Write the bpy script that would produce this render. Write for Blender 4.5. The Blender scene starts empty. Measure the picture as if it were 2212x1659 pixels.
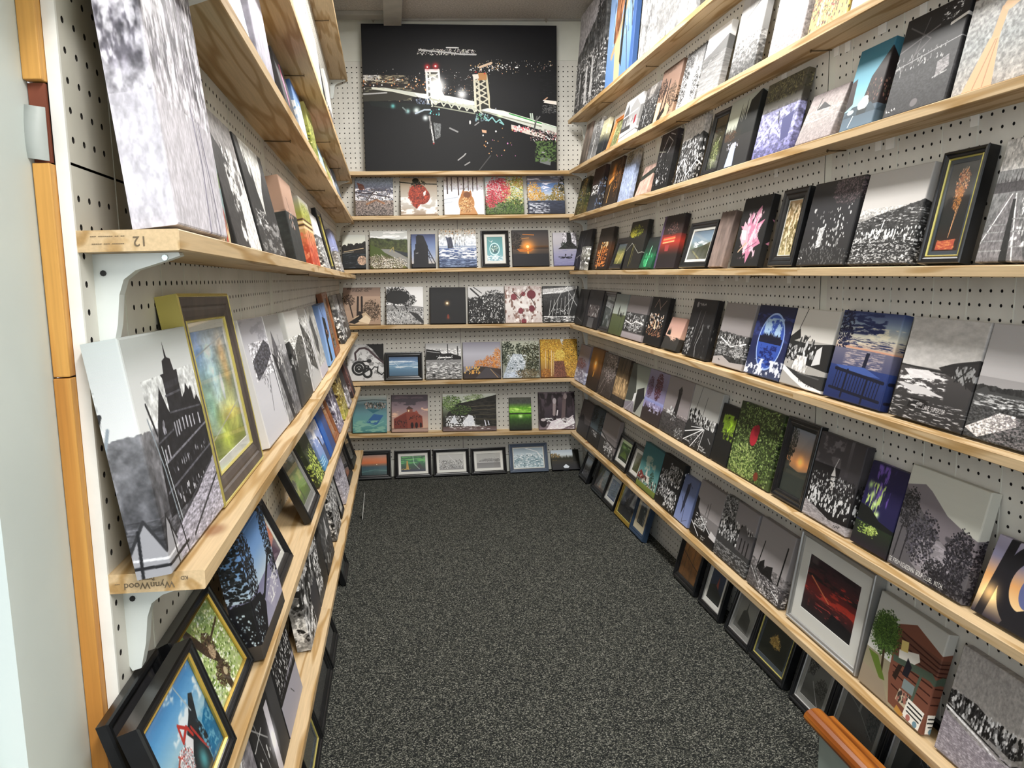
import bpy, bmesh, math, random
import numpy as np
from mathutils import Vector, Matrix
# ---------------------------------------------------------------- camera, world, lights, exposure
I = 0.0254                      # the room was measured in inches; the scene is in metres
FZ = 43.2                       # camera height above the carpet, inches
W = 52.3                        # width of the alcove
C = bpy.context.scene.collection
sc = bpy.context.scene
cam = bpy.data.cameras.new('camera'); camo = bpy.data.objects.new('camera', cam); C.objects.link(camo)
camo.matrix_world = Matrix(((0.995882,0.038290,-0.082178,0.276750),(-0.086738,0.138684,-0.986531,-4.315358),(-0.026377,0.989596,0.141434,1.097280),(0.000000,0.000000,0.000000,1.000000)))
cam.sensor_width = 36; cam.lens = 27.5618; cam.shift_x = 0.050457; cam.shift_y = 0.005259
cam.clip_start = 0.02; cam.clip_end = 50
sc.camera = camo
wd = bpy.data.worlds.new('world'); sc.world = wd; wd.use_nodes = True
wd.node_tree.nodes['Background'].inputs[0].default_value = (0.93, 0.97, 1.0, 1)
wd.node_tree.nodes['Background'].inputs[1].default_value = 0.55
def area(name, loc, rot, sx, sy, power, col=(1, .975, .94)):
    l = bpy.data.lights.new(name, 'AREA'); l.shape = 'RECTANGLE'; l.size = sx*I; l.size_y = sy*I
    l.energy = power; l.color = col
    o = bpy.data.objects.new(name, l); C.objects.link(o)
    o.location = (loc[0]*I, loc[1]*I, (loc[2]+FZ)*I); o.rotation_euler = rot
area('tube_light_far', (28, -70, 51.8), (0, 0, 0), 8, 84, 40)
area('tube_light_near', (34, -205, 51.6), (0, 0, 0), 8, 60, 44)
area('shop_window', (-30, -250, 10), (math.radians(90), 0, math.radians(-15)), 70, 60, 20, (.88, .95, 1))
vs = sc.view_settings; vs.view_transform = 'Standard'; vs.look = 'None'; vs.gamma = 1; vs.use_curve_mapping = False
vs.exposure = 0.68
# ---------------------------------------------------------------- helpers
rnd = random.Random(7)
def P(x, y, z): return Vector((x*I, y*I, (z+FZ)*I))
class MB:
    """collects geometry in inches and links it as one mesh object"""
    def __init__(s): s.v = []; s.f = []; s.uv = {}
    def vert(s, p): s.v.append(tuple(p)); return len(s.v)-1
    def face(s, *idx): s.f.append(tuple(idx))
    def box(s, x0, y0, z0, x1, y1, z1, b=0):
        if b <= 0:
            n = len(s.v)
            for z in (z0, z1):
                for x, y in ((x0, y0), (x1, y0), (x1, y1), (x0, y1)): s.v.append((x, y, z))
            for q in ((3,2,1,0),(4,5,6,7),(0,1,5,4),(1,2,6,5),(2,3,7,6),(3,0,4,7)): s.f.append(tuple(n+i for i in q))
            return
        bm = bmesh.new(); bmesh.ops.create_cube(bm, size=1)
        for v in bm.verts: v.co = Vector(((x0+x1)/2+v.co.x*(x1-x0), (y0+y1)/2+v.co.y*(y1-y0), (z0+z1)/2+v.co.z*(z1-z0)))
        bmesh.ops.bevel(bm, geom=bm.edges[:], offset=b, segments=2, affect='EDGES', profile=.5)
        n = len(s.v); bm.verts.index_update()
        for v in bm.verts: s.v.append(tuple(v.co))
        for f in bm.faces: s.f.append(tuple(n+v.index for v in f.verts))
        bm.free()
    def tube(s, pts, r, n=8, caps=True):
        pts = [Vector(p) for p in pts]; rings = []
        for i, p in enumerate(pts):
            d = (pts[min(i+1, len(pts)-1)]-pts[max(i-1, 0)]).normalized()
            a = d.orthogonal().normalized(); b = d.cross(a); rr = r[i] if isinstance(r, (list, tuple)) else r
            rings.append([s.vert(p+(a*math.cos(t*2*math.pi/n)+b*math.sin(t*2*math.pi/n))*rr) for t in range(n)])
        for A, B in zip(rings, rings[1:]):
            for k in range(n): s.face(A[k], A[(k+1) % n], B[(k+1) % n], B[k])
        if caps: s.face(*rings[0][::-1]); s.face(*rings[-1])
    def extrude(s, prof, axis, a, b):
        """closed 2-D profile [(p,q)] swept from a to b along axis 0/1/2"""
        n = len(prof); base = len(s.v)
        for t in (a, b):
            for p, q in prof:
                v = [p, q]; v.insert(axis, t); s.v.append(tuple(v))
        s.face(*[base+i for i in range(n)][::-1]); s.face(*[base+n+i for i in range(n)])
        for i in range(n): j = (i+1) % n; s.face(base+i, base+j, base+n+j, base+n+i)
    def mesh(s, name, mat, smooth=False, world=True):
        me = bpy.data.meshes.new(name)
        if world: vv = [(x*I, y*I, (z+FZ)*I) for x, y, z in s.v]
        else: vv = [(x*I, y*I, z*I) for x, y, z in s.v]
        me.from_pydata(vv, [], s.f)
        for m in (mat if isinstance(mat, (list, tuple)) else [mat]): me.materials.append(m)
        bm = bmesh.new(); bm.from_mesh(me); bmesh.ops.recalc_face_normals(bm, faces=bm.faces[:]); bm.to_mesh(me); bm.free()
        if smooth:
            for p in me.polygons: p.use_smooth = True
        return me
    def build(s, name, mat, parent=None, smooth=False, world=True):
        return link(name, s.mesh(name, mat, smooth, world), parent)
def link(name, me, parent=None):
    o = bpy.data.objects.new(name, me); C.objects.link(o)
    if parent is not None: o.parent = parent
    return o
def tag(o, label=None, cat=None, group=None, kind=None):
    if label: o['label'] = label
    if cat: o['category'] = cat
    if group: o['group'] = group
    if kind: o['kind'] = kind
    return o
def empty(name, label, cat, group=None):
    o = bpy.data.objects.new(name, None); C.objects.link(o); o.empty_display_size = .02
    return tag(o, label, cat, group)
# ---------------------------------------------------------------- materials
def srgb(h):
    if len(h) == 1: h = h*6
    elif len(h) == 2: h = h*3
    elif len(h) == 3: h = ''.join(c*2 for c in h)
    return tuple(int(h[i:i+2], 16)/255 for i in (0, 2, 4))
def lin(h): return tuple(((c+.055)/1.055)**2.4 if c > .04045 else c/12.92 for c in srgb(h))
def mat(name, col='888', rough=.6, metal=0, spec=.5):
    m = bpy.data.materials.new(name); m.use_nodes = True; b = m.node_tree.nodes['Principled BSDF']
    b.inputs['Base Color'].default_value = (*lin(col), 1); b.inputs['Roughness'].default_value = rough
    b.inputs['Metallic'].default_value = metal; b.inputs['Specular IOR Level'].default_value = spec
    return m
def nd(m, t, **k):
    n = m.node_tree.nodes.new(t)
    for a, b in k.items():
        if a.startswith('i_'): n.inputs[a[2:].replace('_', ' ')].default_value = b
        else: setattr(n, a, b)
    return n
def noisy(name, c1, c2, scale=30, rough=.6, bump=.1, metal=0, vec=(1, 1, 1), detail=4, spec=.5, dist=.0005, ramp=(.35, .65)):
    m = mat(name, c1, rough, metal, spec); L = m.node_tree.links; b = m.node_tree.nodes['Principled BSDF']
    tc = nd(m, 'ShaderNodeTexCoord'); mp = nd(m, 'ShaderNodeMapping'); mp.inputs['Scale'].default_value = vec
    nz = nd(m, 'ShaderNodeTexNoise'); nz.inputs['Scale'].default_value = scale; nz.inputs['Detail'].default_value = detail
    cr = nd(m, 'ShaderNodeValToRGB'); cr.color_ramp.elements[0].color = (*lin(c1), 1); cr.color_ramp.elements[1].color = (*lin(c2), 1)
    cr.color_ramp.elements[0].position = ramp[0]; cr.color_ramp.elements[1].position = ramp[1]
    L.new(tc.outputs['Object'], mp.inputs[0]); L.new(mp.outputs[0], nz.inputs['Vector']); L.new(nz.outputs[0], cr.inputs[0]); L.new(cr.outputs[0], b.inputs['Base Color'])
    if bump:
        bp = nd(m, 'ShaderNodeBump'); bp.inputs['Strength'].default_value = bump; bp.inputs['Distance'].default_value = dist
        L.new(nz.outputs[0], bp.inputs['Height']); L.new(bp.outputs[0], b.inputs['Normal'])
    return m
def wood(name, light, dark, axis='y', rough=.55, knots=True, ring=1.0):
    """pine: stretched distorted rings along one axis with a few knots"""
    m = mat(name, light, rough, 0, .35); L = m.node_tree.links; b = m.node_tree.nodes['Principled BSDF']
    tc = nd(m, 'ShaderNodeTexCoord'); mp = nd(m, 'ShaderNodeMapping')
    mp.inputs['Scale'].default_value = {'x': (.9, 14, 14), 'y': (14, .9, 14), 'z': (14, 14, .9)}[axis]
    oi = nd(m, 'ShaderNodeObjectInfo'); va = nd(m, 'ShaderNodeVectorMath', operation='ADD'); mu = nd(m, 'ShaderNodeMath', operation='MULTIPLY'); mu.inputs[1].default_value = 7
    L.new(oi.outputs['Random'], mu.inputs[0]); L.new(tc.outputs['Object'], va.inputs[0]); L.new(mu.outputs[0], va.inputs[1]); L.new(va.outputs[0], mp.inputs[0])
    n1 = nd(m, 'ShaderNodeTexNoise'); n1.inputs['Scale'].default_value = 1.6; n1.inputs['Detail'].default_value = 2
    n2 = nd(m, 'ShaderNodeMath', operation='MULTIPLY'); n2.inputs[1].default_value = 26*ring
    n3 = nd(m, 'ShaderNodeMath', operation='SINE')
    L.new(mp.outputs[0], n1.inputs['Vector']); L.new(n1.outputs[0], n2.inputs[0]); L.new(n2.outputs[0], n3.inputs[0])
    cr = nd(m, 'ShaderNodeValToRGB'); e = cr.color_ramp.elements
    e[0].position = 0; e[0].color = (*lin(light), 1); e[1].position = 1; e[1].color = (*lin(dark), 1)
    k = cr.color_ramp.elements.new(.62); k.color = (*lin(light), 1)
    mr = nd(m, 'ShaderNodeMapRange'); mr.inputs[1].default_value = -1; mr.inputs[2].default_value = 1
    L.new(n3.outputs[0], mr.inputs[0]); L.new(mr.outputs[0], cr.inputs[0])
    n4 = nd(m, 'ShaderNodeTexNoise'); n4.inputs['Scale'].default_value = 5; mp2 = nd(m, 'ShaderNodeMapping')
    mp2.inputs['Scale'].default_value = {'x': (2, 60, 60), 'y': (60, 2, 60), 'z': (60, 60, 2)}[axis]
    L.new(tc.outputs['Object'], mp2.inputs[0]); L.new(mp2.outputs[0], n4.inputs['Vector'])
    mx = nd(m, 'ShaderNodeMix', data_type='RGBA', blend_type='MULTIPLY'); mx.inputs[0].default_value = .35
    L.new(cr.outputs[0], mx.inputs[6]); L.new(n4.outputs[0], mx.inputs[7])
    out = mx.outputs[2]
    if knots:
        vo = nd(m, 'ShaderNodeTexVoronoi'); vo.inputs['Scale'].default_value = 5.2
        mp3 = nd(m, 'ShaderNodeMapping'); mp3.inputs['Scale'].default_value = {'x': (.55, 1, 1), 'y': (1, .55, 1), 'z': (1, 1, .55)}[axis]
        L.new(va.outputs[0], mp3.inputs[0]); L.new(mp3.outputs[0], vo.inputs['Vector'])
        kr = nd(m, 'ShaderNodeValToRGB'); kr.color_ramp.elements[0].position = .035; kr.color_ramp.elements[0].color = (1, 1, 1, 1)
        kr.color_ramp.elements[1].position = .085; kr.color_ramp.elements[1].color = (0, 0, 0, 1)
        L.new(vo.outputs['Distance'], kr.inputs[0])
        kx = nd(m, 'ShaderNodeMix', data_type='RGBA'); kx.inputs[7].default_value = (*lin('8a5a34'), 1)
        ks = nd(m, 'ShaderNodeMath', operation='MULTIPLY'); ks.inputs[1].default_value = .75
        L.new(kr.outputs[0], ks.inputs[0]); L.new(ks.outputs[0], kx.inputs[0]); L.new(out, kx.inputs[6]); out = kx.outputs[2]
    L.new(out, b.inputs['Base Color'])
    bp = nd(m, 'ShaderNodeBump'); bp.inputs['Strength'].default_value = .12; bp.inputs['Distance'].default_value = .0006
    L.new(n4.outputs[0], bp.inputs['Height']); L.new(bp.outputs[0], b.inputs['Normal'])
    return m
M = dict(
    peg=noisy('white_pegboard_paint', 'c9c7bf', 'd6d4cc', 9, .5, .08, spec=.4),
    hole=mat('hole_shade_board', '1c1814', .9),  # raw hardboard, near-black: shade of the peg holes painted into rims and backing
    wallw=noisy('cream_wall_paint', 'cfd0c6', 'd9dad0', 6, .7, .05),
    wallc=noisy('cool_white_paint', 'c6cfcd', 'd0d8d5', 4, .5, .03),
    cyan=noisy('pale_teal_paint', '8fb6bc', '9ac0c4', 4, .5, .03),
    ceil=noisy('textured_ceiling_panel', 'a09c98', 'c2beb9', 120, .9, .5, dist=.002, detail=6),
    beam=noisy('gray_beam_paint', '9a9892', 'a8a6a0', 10, .7, .1),
    pinex=wood('pine_x', 'dcc096', 'b8945f', 'x'), piney=wood('pine_y', 'dcc096', 'b8945f', 'y'), pinez=wood('pine_z', 'e0a858', 'c88a40', 'z', knots=True, ring=.5),
    rail=wood('varnished_rail_wood', 'b8702c', '8c4a18', 'y', .3, False, .6),
    steel=noisy('white_enamel_steel', 'd4dad8', 'dde2e0', 5, .35, .02),
    nail=mat('nail_steel', '6c5c48', .4, .9), screw=mat('zinc_screw', 'a8b4b4', .3, .9), dark=mat('black_rubber', '141414', .6),
    paper=noisy('white_paper', 'e6e6e2', 'f0f0ec', 20, .8, .02), grayp=noisy('gray_plastic_flap', 'a4aaa8', 'b0b6b4', 10, .5, .02),
    redw=noisy('red_brown_wood', '6c3420', '84442c', 12, .7, .1),
    heater=noisy('gray_green_panel_paint', '94a098', 'a0aaa2', 8, .45, .05),
    ink=mat('gray_stamp_ink', '6a5c48', .8),
)
# carpet: speckled charcoal loop pile
def carpet():
    m = mat('speckled_charcoal_carpet', '2a2a2a', .95, 0, .1); L = m.node_tree.links; b = m.node_tree.nodes['Principled BSDF']
    tc = nd(m, 'ShaderNodeTexCoord'); vo = nd(m, 'ShaderNodeTexVoronoi'); vo.inputs['Scale'].default_value = 380
    nz = nd(m, 'ShaderNodeTexNoise'); nz.inputs['Scale'].default_value = 300; nz.inputs['Detail'].default_value = 3
    L.new(tc.outputs['Object'], vo.inputs['Vector']); L.new(tc.outputs['Object'], nz.inputs['Vector'])
    sp = nd(m, 'ShaderNodeSeparateColor'); L.new(vo.outputs['Color'], sp.inputs[0])
    ad = nd(m, 'ShaderNodeMath', operation='ADD'); L.new(sp.outputs[0], ad.inputs[0]); L.new(nz.outputs[0], ad.inputs[1])
    mr = nd(m, 'ShaderNodeMapRange'); mr.inputs[1].default_value = .35; mr.inputs[2].default_value = 1.6; L.new(ad.outputs[0], mr.inputs[0])
    cr = nd(m, 'ShaderNodeValToRGB'); e = cr.color_ramp.elements
    e[0].position = .1; e[0].color = (*lin('141516'), 1); e[1].position = .95; e[1].color = (*lin('908f86'), 1)
    k = e.new(.45); k.color = (*lin('2a2c2b'), 1); k = e.new(.7); k.color = (*lin('44463f'), 1)
    L.new(mr.outputs[0], cr.inputs[0]); L.new(cr.outputs[0], b.inputs['Base Color'])
    bp = nd(m, 'ShaderNodeBump'); bp.inputs['Strength'].default_value = .9; bp.inputs['Distance'].default_value = .004
    L.new(mr.outputs[0], bp.inputs['Height']); L.new(bp.outputs[0], b.inputs['Normal'])
    return m
M['carpet'] = carpet()
def glassmat():
    m = bpy.data.materials.new('picture_glass'); m.use_nodes = True; nt = m.node_tree; nt.nodes.clear()
    o = nt.nodes.new('ShaderNodeOutputMaterial'); mx = nt.nodes.new('ShaderNodeMixShader'); t = nt.nodes.new('ShaderNodeBsdfTransparent')
    g = nt.nodes.new('ShaderNodeBsdfGlossy'); g.inputs['Roughness'].default_value = .03; lw = nt.nodes.new('ShaderNodeLayerWeight'); lw.inputs[0].default_value = .5; pw = nt.nodes.new('ShaderNodeMath'); pw.operation = 'POWER'; pw.inputs[1].default_value = 5
    fr = nt.nodes.new('ShaderNodeMath'); fr.operation = 'MULTIPLY_ADD'; fr.inputs[1].default_value = .6; fr.inputs[2].default_value = .025
    nt.links.new(lw.outputs['Facing'], pw.inputs[0]); nt.links.new(pw.outputs[0], fr.inputs[0])
    nt.links.new(fr.outputs[0], mx.inputs[0]); nt.links.new(t.outputs[0], mx.inputs[1]); nt.links.new(g.outputs[0], mx.inputs[2]); nt.links.new(mx.outputs[0], o.inputs[0])
    return m
M['glass'] = glassmat()
# ---------------------------------------------------------------- shelves: underside heights (inches, eye level = 0)
ZR = {'S1': (31.0, 30.4), 'S2': (20.8, 19.7), 'S3': (11.2, 10.3), 'S4': (0, -.9), 'S5': (-11.4, -12.7), 'S6': (-23.6, -24.6), 'S7': (-34.8, -36.5)}
ZL = {'A': (40.6, 47.4), 'B': (20.1, 23.4), 'C': (11.7, 12.9), 'D': (.25, 1.1), 'E': (-11.6, -11.3), 'F': (-23.2, -21.1), 'G': (-36.9, -32.7)}
ZB = {'1': (21.3, 20.85), '2': (12.3, 11.9), '3': (1.4, .95), '4': (-10.3, -11.15), '5': (-22.3, -23.1), '6': (-33.6, -34.7)}
TH = .75; DP = 3.5
def under(wall, s, t):
    if wall == 'R':
        if s not in ZR: return -FZ-TH
        a, b = ZR[s]; return a+(b-a)*(-5-t)/120
    if wall == 'L':
        if s not in ZL: return -FZ-TH
        a, b = ZL[s]; return a+(b-a)*(-5-t)/120+(-.8*math.exp(-((t+89)/35)**2) if s == 'E' else 0)
    if s not in ZB: return -FZ-TH
    a, b = ZB[s]; return a+(b-a)*(t-4)/44
def struct(o): o['kind'] = 'structure'; return o
# ---------------------------------------------------------------- room shell
b = MB(); b.box(-30, -320, -FZ-3, 90, 8, -FZ); struct(b.build('floor', M['carpet']))
b = MB(); b.box(-30, -320, 52.6, 90, 8, 55.6); struct(b.build('ceiling', M['ceil']))
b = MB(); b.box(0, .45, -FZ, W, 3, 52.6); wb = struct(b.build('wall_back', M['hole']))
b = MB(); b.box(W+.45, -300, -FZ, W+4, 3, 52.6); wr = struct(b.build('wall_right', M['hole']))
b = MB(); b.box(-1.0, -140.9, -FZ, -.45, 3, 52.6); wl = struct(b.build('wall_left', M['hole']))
b = MB(); b.box(0, -.02, 44.42, W, .44, 52.6); b.build('painted_upper_wall', M['wallw'], wb)
b = MB(); b.box(W-.02, -300, 43.4, W+.44, 0, 52.6); b.build('painted_upper_wall', M['wallw'], wr)
b = MB(); b.box(-.44, -140.9, 43.4, .02, 0, 52.6); b.build('painted_upper_wall', M['wallw'], wl)
def pegpanel(frame, u0, u1, z0, z1, parent, ou, oz, R=.125):
    """one perforated hardboard panel: every 1-inch cell is cut around a real round hole.
    frame(u, d, z): u along the wall, d depth behind the face"""
    us = np.arange(math.ceil(u0-ou), math.floor(u1-ou)+1)+ou; zs = np.arange(math.ceil(z0-oz), math.floor(z1-oz)+1)+oz
    us = us[(us > u0+.3) & (us < u1-.3)]; zs = zs[(zs > z0+.3) & (zs < z1-.3)]
    ub = np.concatenate([[u0], (us[1:]+us[:-1])/2, [u1]]); zb = np.concatenate([[z0], (zs[1:]+zs[:-1])/2, [z1]])
    nu, nz = len(us), len(zs)
    UB, ZB_ = np.meshgrid(ub, zb, indexing='ij'); corners = np.stack([UB.ravel(), np.zeros(UB.size), ZB_.ravel()], 1)
    cid = lambda i, j: i*(nz+1)+j
    ii, jj = np.meshgrid(np.arange(nu), np.arange(nz), indexing='ij'); ii = ii.ravel(); jj = jj.ravel()
    ang = (np.arange(8)+.5)*math.pi/4; N = nu*nz
    hv = np.zeros((N, 16, 3)); hv[:, :8, 0] = us[ii][:, None]+R*np.cos(ang); hv[:, :8, 2] = zs[jj][:, None]+R*np.sin(ang)
    hv[:, 8:, 0] = hv[:, :8, 0]; hv[:, 8:, 2] = hv[:, :8, 2]; hv[:, 8:, 1] = .18
    base = len(corners)+np.arange(N)*16
    V = np.concatenate([corners, hv.reshape(-1, 3)])
    c00 = cid(ii, jj); c10 = cid(ii+1, jj); c11 = cid(ii+1, jj+1); c01 = cid(ii, jj+1)
    h = lambda k: base+k
    Q = [(c10, c11, h(0), h(7)), (c11, c01, h(2), h(1)), (c01, c00, h(4), h(3)), (c00, c10, h(6), h(5))]
    T = [(c11, h(1), h(0)), (c01, h(3), h(2)), (c00, h(5), h(4)), (c10, h(7), h(6))]
    quads = [np.stack(q, 1) for q in Q]+[np.stack((h(k), h((k+1) % 8), h(8+(k+1) % 8), h(8+k)), 1) for k in range(8)]
    quads = np.concatenate(quads); tris = np.concatenate([np.stack(t, 1) for t in T])
    F = frame(V[:, 0], V[:, 1], V[:, 2]); F = np.stack(F, 1)*I; F[:, 2] += FZ*I
    me = bpy.data.meshes.new('pegboard_panel'); me.vertices.add(len(F)); me.vertices.foreach_set('co', F.ravel())
    nl = quads.size+tris.size; me.loops.add(nl); me.loops.foreach_set('vertex_index', np.concatenate([quads.ravel(), tris.ravel()]).astype('i'))
    me.polygons.add(len(quads)+len(tris))
    st = np.concatenate([np.arange(len(quads))*4, quads.size+np.arange(len(tris))*3]); me.polygons.foreach_set('loop_start', st.astype('i'))
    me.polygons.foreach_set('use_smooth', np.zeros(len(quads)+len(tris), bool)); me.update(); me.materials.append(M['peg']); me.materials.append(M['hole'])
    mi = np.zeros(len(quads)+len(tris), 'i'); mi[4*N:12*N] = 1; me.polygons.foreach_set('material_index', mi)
    return link('pegboard_panel', me, parent)
fb = lambda u, d, z: (u, d, z)
fr = lambda u, d, z: (W+d, u, z)
fl = lambda u, d, z: (-d, u, z)
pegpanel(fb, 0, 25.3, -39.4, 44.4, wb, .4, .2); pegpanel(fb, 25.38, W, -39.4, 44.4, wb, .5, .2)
b = MB(); b.box(0, -.15, -FZ, W, .44, -39.5); b.build('base_panel', M['wallw'], wb)
for a, c in ((-48.4, -.02), (-96.6, -49.6), (-144.6, -97.7)):
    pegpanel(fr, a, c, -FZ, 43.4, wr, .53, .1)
b = MB()
for a in (-49.6, -97.7, -145.8): b.box(W, a, -FZ, W+.44, a+1.2, 43.4)
b.box(W, -300, -FZ, W+.44, -145.9, 43.4); b.build('seam_strip', M['wallw'], wr)
for a, c in ((-48.4, -.02), (-96.6, -49.6), (-140.9, -97.7)):
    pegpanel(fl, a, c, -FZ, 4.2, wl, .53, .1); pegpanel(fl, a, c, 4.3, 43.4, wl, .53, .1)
b = MB()
for a in (-49.6, -97.7): b.box(-.44, a, -FZ, 0, a+1.2, 43.4)
b.build('seam_strip', M['wallw'], wl)
# thin raised paint ridges down the side pegboards
for par, x0, x1, ys in ((wr, W-.03, W+.02, (-100.4, -107.4, -112.6, -116.2, -120.6, -60.3, -75.2)), (wl, -.02, .03, (-136.5, -131.2, -127, -123.8, -118, -112, -106, -99, -90, -80))):
    for y in ys:
        b = MB(); b.box(x0, y-.05, -FZ, x1, y+.05, 43); b.build('paint_ridge', M['wallw'], par)
# near end of the left wall: post strips, frayed board edge, plain wall return
b = MB(); b.box(-.44, -141.05, -FZ, 0, -140.9, 43.4); b.build('board_edge', M['paper'], wl)
b = MB(); b.box(-24, -146, -FZ, -1.08, -141.1, 52.6); struct(b.build('wall_near_left', M['wallc']))
b = MB(); b.extrude([(-3.3, 20), (-1.75, -FZ), (-24, -FZ), (-24, 20)], 1, -147.2, -146); 
o = b.build('trim_1', M['cyan']); struct(o)
def trimz(name, x0, x1, z0, z1, tilt=0):
    b = MB(); b.box(x0, -141.5, z0, x1, -140.95, z1, .04); return struct(b.build(name, M['pinez']))
trimz('trim_2', -1.07, -.46, 6.9, 40); trimz('trim_3', -1.04, -.46, -3.1, 4.2); trimz('trim_4', -1.06, -.46, -FZ, -3.15)
b = MB(); b.box(-1.05, -141.2, 4.25, -.5, -141.0, 6.85); struct(b.build('trim_5', M['redw']))
b = MB(); n = 6
for k in range(n+1):
    t = k/n; b.vert((-1.12-.1*math.sin(t*3), -141.55-.22*math.sin(t*2.6), 6.1-1.75*t)); b.vert((-.44, -141.5-.05*t, 6.0-1.75*t)); b.vert((-1.12-.1*math.sin(t*3), -141.5-.22*math.sin(t*2.6), 6.1-1.75*t)); b.vert((-.44, -141.45-.05*t, 6.0-1.75*t))
for k in range(n):
    q = k*4; b.face(q, q+1, q+5, q+4); b.face(q+2, q+6, q+7, q+3); b.face(q, q+4, q+6, q+2); b.face(q+1, q+3, q+7, q+5)
tag(b.build('paper_flap', M['grayp'], smooth=True), 'gray flap taped in the gap of the orange post strip, far left', 'paper')
# ceiling beams
b = MB(); b.box(11.3, -230, 50.9, 14.9, -.3, 52.6, .1); struct(b.build('trim_6', M['beam']))
b = MB(); b.box(0, -5.4, 51.7, 11.3, -2.6, 52.6, .08); struct(b.build('trim_7', M['beam']))
b = MB(); b.extrude([(-.5, 52.6), (-.5, 52.2), (-.02, 52.2), (-.02, 52.6)], 0, 15, W); struct(b.build('trim_8', M['beam']))
# ---------------------------------------------------------------- shelves
def bracket(parent, wall, s, t):
    """stamped steel shelf bracket: arm under the board, leg down the wall, curved web"""
    z = under(wall, s, t)-.01
    prof = [(0, 0), (3.1, 0), (3.15, -.12), (2.6, -.3), (1.5, -.62), (1.05, -.95), (.85, -1.5), (.7, -2.6), (.45, -3.6), (.1, -3.7), (0, -3.5)]
    b = MB()
    if wall == 'R': b.extrude([(W-p, z+q) for p, q in prof], 1, t-.3, t+.3)
    elif wall == 'L': b.extrude([(p, z+q) for p, q in prof], 1, t-.3, t+.3)
    else: b.extrude([(-p, z+q) for p, q in prof], 0, t-.3, t+.3)
    o = b.build('bracket', M['steel'], parent)
    sx = -1 if wall == 'R' else 1; x0 = W if wall == 'R' else 0
    if wall != 'B':
        for p, q, mm in ((.35, -.7, 'dark'), (2.6, -.18, 'screw')):
            b = MB(); b.tube([(x0+sx*p, t-.36, z+q), (x0+sx*p, t-.25, z+q)], .11, 8); b.build('screw', M[mm], o)
    return o
def shelf(wall, s, t0, t1, label, brackets=(), nails=(), splits=()):
    root = empty('wall_shelf', label, 'shelf', None)
    cuts = [t0]+list(splits)+[t1]
    for a, c in zip(cuts, cuts[1:]):
        b = MB(); n = 10; rings = []
        c2 = c-.02
        for k in range(n+1):
            t = a+(c2-a)*k/n; z = under(wall, s, t); r = .05
            pr = [(.0, 0), (DP-r, 0), (DP, r), (DP, TH-r), (DP-r, TH), (.0, TH)]
            ring = []
            for p, q in pr:
                v = (W-p, t, z+q) if wall == 'R' else (p, t, z+q) if wall == 'L' else (t, -p, z+q)
                ring.append(b.vert(v))
            rings.append(ring)
        for A, B in zip(rings, rings[1:]):
            for k in range(6): b.face(A[k], A[(k+1) % 6], B[(k+1) % 6], B[k])
        b.face(*rings[0]); b.face(*rings[-1][::-1])
        b.build('board', M['pinex'] if wall == 'B' else M['piney'], root)
    for t in brackets: bracket(root, wall, s, t)
    for t in nails:
        z = under(wall, s, t)-.14; d = rnd.uniform(-.5, .5)
        x0, x1 = (W-.02, W-2.0) if wall == 'R' else (.02, 2.3)
        b = MB(); b.tube([(x0, t, z+.08), ((x0+x1)/2, t+d*.4, z+.02), (x1, t+d, z)], .055, 6)
        b.tube([(x1, t+d, z), (x1+(.06 if x1 > x0 else -.06), t+d, z)], .14, 8); b.build('nail', M['nail'], root)
    return root
rn = {'S1': 'top', 'S2': 'second', 'S3': 'third', 'S4': 'eye-level fourth', 'S5': 'fifth', 'S6': 'sixth', 'S7': 'lowest'}
for s, nn in rn.items():
    shelf('R', s, -150, {'S1': -3.0, 'S2': -3.55}.get(s, -3.55), 'long pine shelf on the right wall, the %s one' % nn,
          brackets=(-4.6,), nails={'S1': (-24, -49), 'S2': (-38, -62, -97), 'S3': (-44, -100), 'S4': (-86,)}.get(s, ()), splits=(-98.6,) if s in ('S4', 'S5', 'S6') else ())
ln = {'A': 'topmost', 'B': 'second', 'C': 'third', 'D': 'fourth, with stamped end at eye level', 'E': 'fifth, its stamped end facing the camera', 'F': 'sixth', 'G': 'lowest'}
for s, nn in ln.items():
    shelf('L', s, {'A': -60}.get(s, -141 if s in 'DE' else -149), {'A': -.5, 'B': -.3, 'C': -.3}.get(s, -3.55), 'long pine shelf on the left wall, the %s' % nn,
          brackets={'A': (-1.6,), 'D': (-4.2, -139.4), 'E': (-4.2, -139.4), 'C': (-4.2, -131.5)}.get(s, (-4.2,)), nails={'A': (-33,), 'B': (-80, -44, -20), 'C': (-96, -60, -36), 'D': (-86, -50)}.get(s, ()), splits=(-93,) if s in 'DEG' else ())
bn = {'1': 'holding the big night bridge canvas', '2': 'holding five autumn and winter canvases', '3': 'holding the sunset canvas and glass ball frame', '4': 'holding the postcard and moon canvases', '5': 'holding the blue sky frame and forest canvases', '6': 'lowest, holding the waterfall canvas'}
for s, nn in bn.items():
    shelf('B', s, 0.05 if s in '12' else .05, W-.05, 'short pine shelf on the back wall, %s' % nn)
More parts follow.
